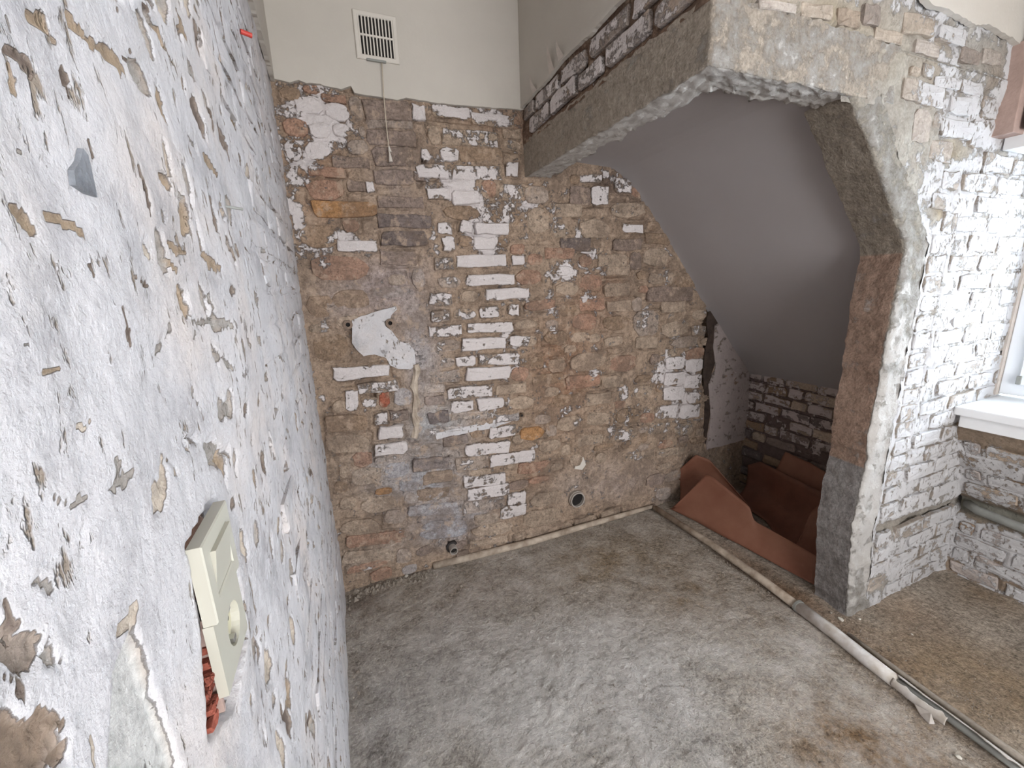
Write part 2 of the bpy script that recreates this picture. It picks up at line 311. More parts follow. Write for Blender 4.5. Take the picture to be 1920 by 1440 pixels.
# ================================================================== BACK WALL
wall_back = tag(empty('wall_back', (1.3, YB, 0)), kind='structure')
ORG = {'T': (480, 0, 3.), 'A': (540, 320, 3.84), 'B': (560, 680, 3.84), 'C': (920, 320, 3.84), 'D': (920, 650, 3.84)}
def bp(c, x, y):
    ox, oy, s = ORG[c]; p = hit(ox+x/s, oy+y/s, 1, YB); return p[0], p[2]
RGB = {'W': (158, 146, 136), 'G': (126, 112, 106), 'g': (166, 156, 150), 'O': (168, 126, 86), 'R': (158, 124, 106), 'B': (142, 120, 100), 'b': (170, 153, 136), 'K': (108, 98, 96), 'X': (160, 92, 72), 'S': (162, 162, 168)}
TR = """
T 525 610 600 610 150 g .1|T 605 620 870 622 120 G 0|T 875 630 950 640 90 W 1|T 575 740 615 740 60 g 0|T 620 770 900 785 90 G 0|T 510 830 635 830 90 g .1
T 650 880 870 880 110 G 0|T 965 760 1040 765 110 b .3|T 1045 770 1360 790 100 b .62|T 925 870 975 880 70 W 1|T 1035 870 1140 870 80 W .9|T 1145 865 1385 875 85 B .1
T 900 960 1080 970 80 W .75|T 1100 965 1385 978 85 b .6|T 1405 950 1470 955 90 W .9|T 1385 750 1490 755 55 b .1|T 1390 810 1490 825 60 b .4
T 150 720 290 720 110 R 0|T 215 590 375 595 100 b .62|T 385 615 530 640 100 R .55|T 295 730 425 735 90 b .5|T 430 735 540 740 80 b .45|T 160 850 260 850 120 B .2|T 270 850 420 850 100 b .55
T 990 620 1200 645 70 b .45|T 1210 665 1450 690 75 b .5|T 370 555 510 560 50 R 0|T 130 530 250 530 80 B 0|T 260 500 360 510 50 R .1|T 620 700 880 705 50 g 0|T 430 910 640 920 70 G .15|T 290 960 500 970 60 R .1
A 620 50 900 50 115 G 0|A 905 40 1000 45 70 G .3|A 130 140 400 140 150 R .1|A 425 105 555 120 75 G 0|A 560 120 620 120 75 W 1|A 645 230 980 232 85 G .05|A 175 270 640 280 115 O .05
A 640 355 1030 365 95 K 0|A 670 490 1005 490 100 K 0|A 80 470 370 470 170 B .1|A 390 395 515 395 100 R 0|A 350 540 640 545 80 W .85|A 660 620 930 640 110 G 0|A 160 700 575 710 190 R .05
A 1000 165 1170 165 80 W .75|A 1180 195 1375 195 105 W 1|A 1385 130 1500 140 140 R 0|A 1505 150 1700 160 120 b .55|A 1075 415 1180 415 88 W .85|A 1235 402 1330 405 88 W 1|A 1340 420 1590 420 82 W .95
A 1110 525 1205 525 100 W .85|A 1340 525 1495 528 95 W .95|A 1225 510 1330 510 80 B .15|A 1505 510 1600 520 80 B .2|A 1050 672 1190 668 90 W .6|A 1215 655 1570 650 88 W 1|A 1605 645 1700 645 75 W .9
A 1720 640 1830 640 90 R .1|A 1280 788 1630 782 82 W 1|A 1075 805 1240 800 85 g .3|A 1640 765 1820 765 110 R 0|A 1425 893 1735 884 84 W 1|A 1235 905 1370 905 90 b .25|A 1015 925 1185 925 88 W .72
A 1025 1050 1165 1045 85 W .72|A 1180 1038 1350 1032 90 b .5|A 1375 1022 1520 1012 78 W .75|A 1585 1000 1665 1000 85 W .75|A 1010 1160 1255 1150 85 W .72|A 1290 1132 1620 1122 80 W .85|A 1065 1265 1240 1255 88 g .35
A 1250 1250 1570 1240 90 W 1|A 1590 1228 1740 1222 82 W .75|A 1210 1375 1345 1370 76 W 1|A 1090 1385 1200 1380 76 g .45|A 1370 1362 1660 1350 84 W .62|A 170 1270 435 1270 210 B 0|A 130 980 335 980 170 B .05|A 150 1130 300 1140 70 b .45
B 250 85 655 50 95 W .9|B 420 190 720 165 85 W .6|B 330 275 435 262 145 W .85|B 450 295 570 275 78 b .5|B 575 270 648 262 105 X .05|B 240 320 350 310 95 b .05|B 910 105 1160 92 88 g .42
B 1205 85 1525 65 98 W 1|B 900 190 1050 182 66 g .2|B 1070 222 1395 196 88 W .8|B 1095 322 1258 306 82 W .95|B 1282 305 1480 282 88 W .98|B 1410 195 1640 180 76 b .1|B 1500 290 1690 280 98 b .05
B 905 275 1050 270 70 G 0|B 930 400 1080 385 88 K 0|B 545 402 645 395 84 W .75|B 655 388 790 372 84 G .3|B 575 502 750 494 92 W 1|B 540 622 780 608 88 W .92|B 540 705 630 695 55 g .3|B 615 775 795 762 120 S .1
B 1100 385 1400 368 62 g .3|B 1415 402 1585 386 56 S .5|B 905 505 1180 472 50 g .5|B 1365 510 1560 480 86 W .75|B 1040 572 1215 542 74 G 0|B 1195 635 1520 600 90 W .9|B 815 742 1085 712 86 G .05|B 1125 732 1365 712 96 W .45
B 1380 712 1700 662 86 W .92|B 895 832 1110 812 84 B 0|B 1190 860 1485 832 82 W .88|B 845 960 1090 922 84 B 0|B 1212 952 1520 905 88 W .85|B 1172 1042 1490 1002 88 g .5|B 1497 985 1635 962 90 W .85|B 1445 1085 1635 1045 88 W .85
B 1245 1222 1540 1172 96 b .32|B 1260 1132 1440 1112 74 b .2|B 1225 1310 1500 1262 54 b .2|B 290 785 370 780 95 b .05|B 375 820 600 805 135 b .25|B 430 960 545 945 60 b .05|B 548 932 672 918 52 O 0
B 190 435 495 435 120 B 0|B 195 580 515 580 140 b 0|B 612 1112 775 1100 105 g .05|B 790 1060 1150 1050 80 S .1|B 860 1200 1225 1185 140 S .05|B 300 1190 585 1180 115 b .05|B 350 1290 845 1240 84 R .2|B 320 1400 690 1392 90 b .08|B 700 1400 815 1385 110 g .05
B 1660 1000 1895 955 105 b .05|B 1600 1130 1895 1085 125 b .05|B 1592 520 1765 495 100 O .08|B 640 540 760 530 40 g .3|B 680 250 820 240 130 S .05|B 1535 560 1620 545 70 b .1|B 1500 740 1560 730 60 b .1|B 250 900 360 890 90 B .05|B 290 1010 420 1000 90 b .05
C 720 180 850 180 140 W .75|C 882 110 1008 112 105 W .6|C 1010 150 1080 165 80 R 0|C 565 180 712 185 140 G .05|C 865 290 1108 278 115 b .3|C 450 285 650 290 95 b .05|C 640 410 850 430 145 b .1|C 260 360 425 362 190 b .2
C 432 430 560 430 115 b .4|C 500 530 720 530 95 K 0|C 945 410 1100 420 65 b .7|C 880 530 1085 530 88 G 0|C 1092 620 1268 622 140 b 0|C 1000 650 1085 650 130 G .05|C 765 650 980 642 95 b .2|C 1105 485 1285 495 85 B .05
C 1132 780 1310 772 85 b .4|C 1320 785 1480 795 110 B .05|C 1120 890 1450 885 110 G .05|C 1225 985 1395 975 85 b .1|C 1025 1100 1208 1100 190 g .35|C 1222 1150 1430 1125 110 b .2|C 1445 1040 1555 1035 75 b .35|C 1445 1150 1545 1150 75 W .5
C 1120 395 1220 405 80 B 0|C 390 590 600 600 80 R .1|C 640 60 800 55 60 g .6|C 560 60 640 70 70 B 0|C 830 720 1000 715 80 b .1|C 640 800 800 800 110 R .1|C 460 850 630 850 100 b .2|C 820 860 1000 850 100 b .15
C 180 1230 330 1220 90 b .3|C 380 1200 560 1200 100 B .05|C 590 1090 760 1090 120 R .05|C 800 1100 1000 1090 110 B .05|C 480 1010 640 1005 90 B .1|C 640 970 820 960 90 R .05|C 840 980 1010 970 80 b .15|C 1040 1240 1200 1235 80 b .15
D 560 120 830 95 130 b .12|D 850 130 1050 110 120 R .05|D 300 240 520 225 80 B .1|D 540 260 780 240 90 R .05|D 800 260 960 245 90 b .1|D 450 390 640 375 85 B .05|D 680 380 860 365 90 b .2|D 1020 330 1160 320 90 b .3
D 470 560 640 540 110 b .1|D 680 520 860 510 100 b .2|D 620 680 800 660 80 b .25|D 340 720 500 700 90 b .05|D 900 500 1080 490 110 B .2|D 880 640 1060 620 80 b .35|D 200 880 420 860 80 R .1|D 960 800 1170 770 60 b .25|D 1190 780 1400 740 60 b .3
D 500 1310 590 1290 70 b .1|D 600 1280 760 1235 60 b .05|D 790 1220 930 1180 60 b .05|D 1240 340 1380 330 100 W .75|D 1250 230 1400 225 90 W .7|D 1390 250 1510 245 100 W .75|D 1180 470 1330 465 90 W .72|D 1350 470 1500 460 100 W .7|D 1260 120 1390 110 90 W .65|D 1400 140 1520 130 90 W .72|D 1130 590 1290 580 80 b .5|D 1310 600 1460 585 90 b .5|D 1400 370 1510 360 80 b .55
"""
stones = []
for tok in TR.replace('\n', '|').split('|'):
    t = tok.split()
    if len(t) < 8: continue
    c = t[0]; xl, yl, xr, yr, hh = map(float, t[1:6])
    a = bp(c, xl, yl); b = bp(c, xr, yr); xm, ym = (xl+xr)/2, (yl+yr)/2
    top = bp(c, xm, ym-hh/2); bot = bp(c, xm, ym+hh/2)
    w = math.hypot(b[0]-a[0], b[1]-a[1]); h_ = top[1]-bot[1]
    stones.append([(a[0]+b[0])/2, (top[1]+bot[1])/2, w, h_, math.atan2(b[1]-a[1], b[0]-a[0])*.8, t[6], float(t[7]), 'brick' if (t[6] in 'WKGX' or (w/h_ > 2.2 and h_ < .085)) else 'stone'])
rs = np.random.RandomState(5)
def free(u, v, w, h, lst, gap=.0):
    for s in lst:
        if abs(u-s[0]) < (w+s[2])/2*.93+gap and abs(v-s[1]) < (h+s[3])/2*.93+gap: return False
    return True
def sof(u): return float(np.interp(u, [0, .97, 1.44, 1.55, 1.65, 1.764, 2.15, 2.74], [2.4, 2.19, 2.19, 2.16, 2.09, 1.986, 1.531, .866]))
tries = 0
while len(stones) < 292 and tries < 9000:
    tries += 1
    k = tries/9000; w = rs.uniform(.07, .24)*(1-.45*k); h_ = rs.uniform(.05, .10)*(1-.35*k)
    u = rs.uniform(-.1, 2.32); v = rs.uniform(.03, 2.33)
    if v+h_/2 > sof(u)-.01 or not free(u, v, w, h_, stones): continue
    if .05 < u < .70 and 1.05 < v < 1.5 : continue
    if 1.02 < u < 1.9 and v < .45: continue
    cc = 'bBbRGg'[rs.randint(6)] if u > .1 else 'bBR'[rs.randint(3)]
    if .1 < u < .62 and v < 1.5: cc = 'gSG'[rs.randint(3)]
    stones.append([u, v, w, h_, rs.uniform(-.06, .06), cc, rs.choice([0, .1, .3]), 'stone'])
def bw(x, y): p = hit(x, y, 1, YB); return p[0], p[2]
PB = []   # lime paint blobs: px, py, radii in metres, strength
for (x, y, rx, ry, s) in [(590, 205, .10, .09, .5), (620, 250, .07, .10, .45), (575, 290, .06, .10, .35), (640, 225, .06, .05, .3), (545, 350, .05, .22, .35), (560, 430, .03, .1, .3), (850, 345, .10, .06, .35), (870, 370, .09, .05, .5), (905, 430, .08, .10, .45), (915, 470, .06, .08, .4),
    (955, 400, .06, .06, .3), (1060, 510, .10, .05, .55), (1105, 475, .06, .04, .4), (1130, 515, .04, .05, .35), (1030, 560, .03, .09, .35), (1035, 620, .03, .06, .35), (1240, 700, .09, .10, .5), (1290, 690, .10, .16, .35), (1275, 760, .10, .12, .4), (1195, 770, .12, .06, .2), (1170, 820, .10, .05, .2),
    (950, 650, .06, .18, .22), (930, 760, .07, .1, .12), (1060, 770, .05, .04, .3), (1010, 835, .04, .04, .2), (760, 190, .2, .03, .0), (900, 215, .22, .035, .45), (1115, 370, .05, .06, .2), (1000, 380, .06, .04, .25), (985, 480, .05, .12, .15), (1140, 330, .10, .03, .35), (600, 490, .07, .04, .3), (605, 590, .05, .05, .25), (650, 460, .10, .035, .35), (690, 700, .10, .03, .25), (690, 755, .05, .06, .3), (600, 745, .03, .05, .3), (1040, 400, .04, .07, .32), (1085, 440, .03, .09, .34), (1190, 430, .07, .02, .4), (1180, 500, .05, .03, .3), (1250, 515, .04, .04, .3), (1100, 560, .05, .03, .3), (1150, 640, .05, .02, .32), (1110, 700, .06, .03, .28), (1170, 735, .06, .06, .32), (1080, 790, .05, .03, .34), (1150, 800, .10, .05, .28), (1190, 850, .08, .03, .34), (980, 560, .04, .10, .28), (975, 700, .05, .09, .22), (640, 440, .06, .03, .32), (1225, 420, .04, .03, .3), (1205, 590, .05, .06, .25), (880, 330, .10, .03, .3), (820, 450, .05, .05, .25)]:
    p = bw(x, y); PB.append((p[0], p[1], rx, ry, s))
back_field0 = pts_field(PB, .0)
CB = []
for (x, y, rx, ry, c, s) in [(720, 540, .22, .14, (146, 132, 128), 1), (640, 560, .14, .10, (140, 126, 118), .9), (790, 660, .10, .30, (150, 142, 140), .9), (820, 800, .20, .16, (156, 154, 154), .9), (790, 900, .24, .18, (150, 148, 150), .9), (850, 980, .22, .12, (152, 152, 158), .9), (700, 880, .10, .1, (150, 148, 150), .7),
    (750, 330, .14, .3, (136, 120, 110), .8), (590, 330, .12, .25, (136, 106, 84), .7), (700, 400, .2, .05, (150, 128, 108), .5), (1060, 700, .22, .3, (142, 106, 82), .8), (1120, 560, .2, .2, (138, 104, 84), .6), (1200, 450, .25, .25, (116, 98, 84), .8), (1150, 350, .3, .12, (108, 92, 82), .8), (1250, 560, .15, .15, (116, 98, 84), .7),
    (1100, 900, .35, .12, (150, 134, 122), .9), (1180, 900, .3, .14, (146, 130, 120), .9), (1000, 900, .12, .07, (120, 88, 66), .6), (1000, 1000, .2, .08, (150, 132, 116), .8), (700, 1040, .25, .08, (142, 130, 120), .7), (1310, 880, .15, .12, (104, 94, 88), .9), (1250, 940, .12, .14, (112, 102, 96), .8), (600, 130, .3, .05, (120, 98, 82), .5), (960, 230, .2, .06, (128, 98, 80), .7), (640, 900, .12, .3, (128, 112, 98), .5)]:
    p = bw(x, y); CB.append((p[0], p[1], rx, ry, tuple(q_+(16 if x < 1000 or y > 850 else 2) for q_ in c), s))
us = np.arange(-.16, 2.80, .005); vs = np.arange(-.02, 2.46, .005)
U, V = np.meshgrid(us, vs, indexing='ij')
hm = .004+.006*fbm(U, V, 18, 5, 1, .6)+.003*(1-2*np.abs(fbm(U, V, 30, 3, 113)))+.014*fbm(U, V, 3.5, 3, 2)*np.clip((2.3-V)/.2, 0, 1)
near = np.full(U.shape, .05)
def rect_d(U, V, s):
    ca, sa = math.cos(-s[4]), math.sin(-s[4]); x = U-s[0]; y = V-s[1]
    dx = np.abs(x*ca-y*sa)-s[2]/2; dy = np.abs(x*sa+y*ca)-s[3]/2
    return np.hypot(np.maximum(dx, 0), np.maximum(dy, 0))+np.minimum(np.maximum(dx, dy), 0)
for s in stones:
    i0, i1 = np.searchsorted(us, [s[0]-s[2]/2-.06, s[0]+s[2]/2+.06]); j0, j1 = np.searchsorted(vs, [s[1]-s[3]/2-.06, s[1]+s[3]/2+.06])
    near[i0:i1, j0:j1] = np.minimum(near[i0:i1, j0:j1], rect_d(U[i0:i1, j0:j1], V[i0:i1, j0:j1], s))
deep = .060*np.clip((vn(U*6, V*6, 77)-.38)*3, 0, 1)*vn(U*14, V*14, 78)+.003
hm = hm-deep*np.exp(-np.maximum(near, 0)/.0070)-.004*np.exp(-np.maximum(near, 0)/.012)
nz_ = fbm(U, V, 24, 4, 111, .6)
for s in stones:
    i0, i1 = np.searchsorted(us, [s[0]-s[2]/2-.06, s[0]+s[2]/2+.06]); j0, j1 = np.searchsorted(vs, [s[1]-s[3]/2-.06, s[1]+s[3]/2+.06])
    sel = rect_d(U[i0:i1, j0:j1], V[i0:i1, j0:j1], s) < .002
    lv = -.004 if s[5] in 'WKGO' else .001
    hm[i0:i1, j0:j1][sel] = (lv+.011*nz_[i0:i1, j0:j1]+.014*fbm(U[i0:i1, j0:j1], V[i0:i1, j0:j1], 3.5, 3, 2)*np.clip((2.3-V[i0:i1, j0:j1])/.2, 0, 1))[sel]
pt = back_field0(U, V)+.20+.14*fbm(U, V, 3, 3, 115)+.07*np.exp(-((U-.95)/.5)**2)
cc_ = blend(U, V, (156, 136, 118), CB)
# the crack beside the plastered corner strip, and holes round the pipes
def gouge(u0, v0, ru, rv, d, dark=.5):
    global hm, cc_, pt
    w = np.clip(1.6*np.exp(-(((U-u0)/ru)**2+((V-v0)/rv)**2)*1.3)*(1+.5*fbm(U, V, 30, 2, 8)), 0, 1); hm = hm-d*w; pt = pt-w*1.0
for (x, y, ru, rv, d) in [(1332, 600, .035, .07, .12), (1328, 650, .024, .09, .10), (1325, 700, .03, .08, .10), (1325, 760, .015, .07, .04), (1322, 820, .012, .06, .03), (652, 608, .022, .02, .03), (730, 605, .02, .02, .02), (1077, 932, .045, .045, .02), (847, 1024, .028, .028, .02), (978, 778, .012, .010, .04), (780, 600, .05, .03, .015), (700, 745, .012, .03, .03), (740, 690, .08, .012, .012), (640, 222, .02, .02, .02), (635, 300, .02, .03, .03), (787, 340, .015, .03, .03), (795, 310, .01, .03, .03), (655, 170, .04, .01, .015), (840, 225, .16, .012, .02), (700, 735, .012, .04, .03), (775, 870, .02, .05, .018), (845, 862, .02, .03, .018), (697, 850, .012, .05, .022), (1100, 980, .14, .02, .02), (1130, 850, .2, .012, .012), (1020, 455, .1, .012, .012)]:
    p = bw(x, y); gouge(p[0], p[1], ru, rv, d)
m = grid('mortar', fr_back(U, V, hm), MT['masonry'], wall_back, cc_, pt)
for i, s in enumerate(stones):
    reg = np.array([1.055*max(x, 0)**(1/2.4)*255-14 for x in blend(np.array(s[0]), np.array(s[1]), (156, 136, 118), CB)])
    k_ = {'O': .9, 'X': .9, 'K': .85, 'S': .6, 'G': .6, 'R': .75, 'B': .7, 'b': .65}.get(s[5], .5); tone = np.array(RGB[s[5]])*k_+reg*(1-k_)
    rel = {'W': .010, 'K': .004, 'G': .006}.get(s[5], .0065)+rs.uniform(-.001, .005)+.014*float(fbm(s[0], s[1], 3.5, 3, 2))*min(1, max(0, (2.3-s[1])/.2))
    stone(wall_back, fr_back, s[0], s[1], s[2], s[3], s[4], tone, s[6]*.76+.05, rel, s[7], seed=i, field=back_field0)
# black tarred spots on the brown stone
p = bw(598, 440)
# plaster on the wall
pl = lambda L, c: [bp(c, x, y) for x, y in L]
wp = slab('plaster_patch', fr_back, pl([(462, 1080), (540, 1045), (600, 1020), (700, 995), (775, 975), (782, 1000), (740, 1040), (735, 1060), (690, 1085), (700, 1120), (745, 1150), (800, 1225), (870, 1240), (905, 1290), (915, 1400), (880, 1425), (790, 1425), (730, 1400), (700, 1345), (620, 1320), (540, 1335), (490, 1290), (460, 1240), (465, 1170)], 'A'), .020, 'left', wall_back, rag=.002, seed=3, seg=.01)
wp['label'] = 'thick white plaster remnant'
wp = slab('plaster_patch', fr_back, [bw(*q) for q in [(1337, 610), (1352, 600), (1372, 640), (1402, 690), (1400, 770), (1396, 822), (1360, 832), (1322, 842), (1330, 780), (1326, 720), (1338, 690), (1335, 640)]], .016, 'dim', wall_back, rag=.002, seed=4, seg=.02)
wp['label'] = 'stained smooth plaster strip'
pts = [bw(778+2*math.sin(i*1.3), 682+i*10.5) for i in range(14)]
MB().tube([(q[0], YB-.012, q[1]) for q in pts], [.016+.004*math.sin(i*2.1) for i in range(14)], 10, jit=.3).build('plaster_seam', MT['pipe2'], wall_back, smooth=False)
slab('plaster_patch', fr_back, [bw(*q) for q in [(815, 812), (870, 800), (925, 788), (972, 772), (972, 784), (930, 800), (870, 812), (818, 824)]], .006, 'left', wall_back, rag=.002, seed=6)
slab('plaster_patch', fr_back, [bw(*q) for q in [(1078, 868), (1092, 856), (1097, 870), (1090, 880), (1076, 878)]], .010, 'vent', wall_back, rag=.001, seed=8)
cr = slab('crack', fr_back, [bw(*q) for q in [(1327, 585), (1338, 578), (1345, 600), (1337, 625), (1334, 650), (1338, 680), (1331, 700), (1328, 735), (1331, 760), (1326, 800), (1320, 832), (1317, 800), (1320, 750), (1316, 700), (1319, 660), (1326, 630), (1322, 600)]], .004, 'crack', wall_back, h0=.008, rag=.002, seed=9, seg=.01)  # thin dark brown slab over the gouge; its colour paints the crack's inner shade
cr['label'] = 'crack with its inner shade painted as a dark brown strip'
# smooth plaster above
up = lambda a, b: not (a[1] > 2.8 and b[1] > 2.8) and abs(a[0]-b[0]) > .02
lowb = [bw(*q) for q in [(517, 152), (545, 160), (560, 155), (575, 160), (600, 160), (640, 172), (658, 165), (664, 178), (700, 184), (745, 190), (760, 186), (785, 190), (820, 196), (870, 200), (930, 206), (975, 209)]]
slab('plaster', fr_back, [(-.16, lowb[0][1])]+lowb+[(.99, 2.40), (.99, ZC), (-.16, ZC)], .018, 'plaster', wall_back, h0=.001, rag=.0022, seed=11, seg=.012, rag_if=up)

# ================================================================== LEFT WALL
wall_left = tag(empty('wall_left', (XL, 1.0, 0)), kind='structure')
yy = np.exp(np.linspace(math.log(.09), math.log(2.16+.06), 430))-.06
yy = np.concatenate([np.linspace(-1.7, yy[0], 20)[:-1], yy])
tt = np.linspace(-1, 1, 460)
Y = np.repeat(yy[:, None], len(tt), 1)
y0 = np.maximum(yy, 0)*.5+.12
up_ = ZC-H+.03
Z = np.empty_like(Y)
for i in range(len(yy)):
    ku = np.arcsinh(up_/y0[i]); kd = np.arcsinh(H/y0[i]); a_ = tt*kd
    Z[i] = np.where(tt < 0, H+y0[i]*np.sinh(tt*kd), H+y0[i]*np.sinh(tt*ku))
amp_ = np.clip(Y/.6, .35, 1)
course = np.abs(((Z/.078+.15*fbm(Y, Z, 3, 2, 31)) % 1)-.5)*2
hl = .006*fbm(Y, Z, 9, 4, 21)+.010*fbm(Y, Z, 2.6, 2, 22)*amp_-.0045*np.clip(course-.72, 0, 1)/.28*np.clip((Y-.7)/.5, 0, 1)
pl_ = .86+.10*fbm(Y, Z, 4, 3, 23)-.25*np.clip(course-.75, 0, 1)*np.clip((Y-.8)/.5, 0, 1)
pl_ = np.where(Y > .5, pl_-.10, pl_)
cl = np.broadcast_to(np.array(sr(158, 144, 132)), Y.shape+(3,)).copy()
BR, DK, GY, TN = (150, 132, 112), (104, 92, 84), (150, 144, 138), (178, 166, 152)
chips = [(45, 15, 85, 70, 26, BR), (110, 25, 150, 65, 20, BR), (150, 65, 215, 128, 30, BR), (0, 85, 50, 135, 26, DK), (5, 120, 20, 180, 14, BR), (100, 115, 120, 180, 14, DK), (285, 35, 320, 120, 10, BR), (325, 15, 350, 75, 8, BR), (240, 130, 265, 175, 8, BR), (285, 165, 305, 230, 12, BR), (365, 190, 385, 265, 13, DK), (390, 200, 402, 245, 8, DK), (380, 285, 400, 325, 12, BR), (350, 250, 368, 285, 6, GY), (422, 255, 437, 325, 4, DK), (245, 310, 272, 400, 9, DK), (318, 340, 335, 385, 9, GY), (0, 385, 42, 435, 28, BR), (70, 400, 150, 445, 24, BR), (255, 432, 285, 500, 16, TN), (305, 450, 345, 478, 14, BR), (375, 475, 405, 508, 18, BR), (18, 245, 32, 300, 8, GY), (418, 440, 432, 482, 7, DK), (438, 458, 445, 482, 5, DK), (455, 462, 467, 485, 5, DK), (143, 480, 155, 520, 8, DK), (236, 514, 278, 540, 8, DK), (212, 580, 232, 655, 9, DK), (292, 672, 318, 612, 7, GY), (357, 602, 432, 608, 22, GY), (402, 662, 430, 690, 18, GY), (355, 725, 370, 760, 14, GY), (42, 700, 85, 696, 14, BR), (122, 810, 158, 792, 17, TN), (355, 825, 425, 848, 26, GY), (187, 855, 213, 885, 12, GY), (180, 925, 225, 895, 28, GY), (118, 950, 148, 932, 16, GY), (312, 487, 328, 508, 9, BR), (456, 632, 464, 658, 8, GY), (480, 632, 492, 664, 7, GY), (520, 668, 532, 680, 6, GY), (0, 1130, 15, 1205, 22, DK), (20, 1195, 110, 1235, 60, GY), (50, 1085, 105, 1110, 28, GY), (0, 1270, 30, 1305, 30, DK), (-30, 1400, 110, 1395, 170, (122, 106, 92)), (-40, 1180, 60, 1230, 70, (132, 120, 110)), (60, 1330, 120, 1360, 30, (122, 106, 92)), (75, 930, 110, 945, 14, GY), (160, 1380, 175, 1440, 10, TN), (210, 1190, 240, 1140, 26, TN), (300, 870, 280, 960, 30, TN), (345, 1090, 352, 1060, 5, TN), (0, 20, 14, 60, 8, GY), (160, 300, 150, 250, 4, DK), (215, 105, 232, 120, 4, DK), (228, 85, 240, 110, 4, DK), (0, 640, 20, 660, 14, GY), (360, 640, 372, 600, 6, GY), (300, 850, 330, 900, 10, TN), (452, 60, 466, 110, 7, DK), (430, 30, 446, 90, 6, GY), (478, 150, 486, 175, 6, DK), (465, 180, 474, 230, 5, BR), (440, 120, 452, 160, 6, BR), (495, 230, 503, 290, 4, GY), (470, 330, 480, 360, 6, GY), (500, 340, 512, 380, 5, GY), (350, 110, 362, 150, 6, GY), (265, 5, 280, 25, 10, DK), (205, 15, 218, 30, 4, DK), (385, 545, 400, 590, 6, GY), (395, 1035, 399, 1060, 4, DK)]
fl = []
for (x0, y0_, x1, y1, wd, c) in chips:
    L = math.hypot(x1-x0, y1-y0_); dx, dy = (x1-x0)/L, (y1-y0_)/L; poly = []
    for k in range(14):
        q = 2*math.pi*k/14; a_ = math.cos(q)*(L/2+wd*.15); b_ = math.sin(q)*wd/2*(.8+.35*math.sin(3*q+x0))
        a_ *= 1+.15*math.sin(2*q+y0_)
        p = hit((x0+x1)/2+dx*a_-dy*b_, (y0_+y1)/2+dy*a_+dx*b_, 0, XL); poly.append((p[1], p[2]))
    poly = np.array(poly); pad = .03+.1*np.ptp(poly[:, 0])
    sel = (Y > poly[:, 0].min()-pad) & (Y < poly[:, 0].max()+pad) & (Z > poly[:, 1].min()-pad) & (Z < poly[:, 1].max()+pad)
    if not sel.any(): continue
    d = sdf_poly(Y[sel], Z[sel], poly); sz = min(np.ptp(poly[:, 0]), np.ptp(poly[:, 1]))
    d = d+sz*.42*fbm(Y[sel], Z[sel], 1.5/sz, 5, 41+int(x0), .65)
    w = np.clip(.5-d/(sz*.09), 0, 1)
    pl_[sel] = pl_[sel]*(1-w)+(.10 if c != GY else .26)*w
    hl[sel] -= np.clip(w, 0, 1)*min(.010, .12*sz)
    cl[sel] = cl[sel]*(1-w[:, None])+np.array(sr(*c))*w[:, None]
rc = np.random.RandomState(77)
for i in range(620):
    yc = .45+1.65*rc.rand()**1.1; zc = rc.uniform(.15, 2.36); ra, rb = rc.uniform(.006, .026)*(.5+.5*yc), rc.uniform(.006, .026); c = (BR, DK, GY, GY, TN)[rc.randint(5)]
    sel = (np.abs(Y-yc) < ra*2.2) & (np.abs(Z-zc) < rb*2.2)
    if not sel.any(): continue
    d = np.sqrt(((Y[sel]-yc)/ra)**2+((Z[sel]-zc)/rb)**2)-1+.9*fbm(Y[sel], Z[sel], 28, 3, 200+i)
    w = np.clip(-d*3.5, 0, 1); pl_[sel] = pl_[sel]*(1-w)+.15*w; hl[sel] -= w*.006; cl[sel] = cl[sel]*(1-w[:, None])+np.array(sr(*c))*w[:, None]
# chiselled recess behind the switch and socket
box_ = [(hit(*q, 0, XL)[1], hit(*q, 0, XL)[2]) for q in [(333, 1030), (392, 930), (455, 1090), (470, 1180), (440, 1320), (392, 1385), (385, 1350), (372, 1150), (352, 1085)]]
d = sdf_poly(Y, Z, box_); w = np.clip(.5-d/.004, 0, 1); hl = hl-.030*w; pl_ = pl_-.8*w; cl = cl*(1-w[..., None])+np.array(sr(150, 112, 94))*w[..., None]
sm = [(hit(*q, 0, XL)[1], hit(*q, 0, XL)[2]) for q in [(235, 1180), (250, 1210), (318, 1400), (330, 1460), (200, 1460), (205, 1260)]]
d = sdf_poly(Y, Z, sm); w = np.clip(.5-d/.004, 0, 1); hl = hl*(1-w)-.003*w; pl_ = pl_*(1-w)+.2*w; cl = cl*(1-w[..., None])+np.array(sr(186, 184, 180))*w[..., None]
grid('limewash', fr_left(Y, Z, hl), MT['left'], wall_left, cl, pl_)
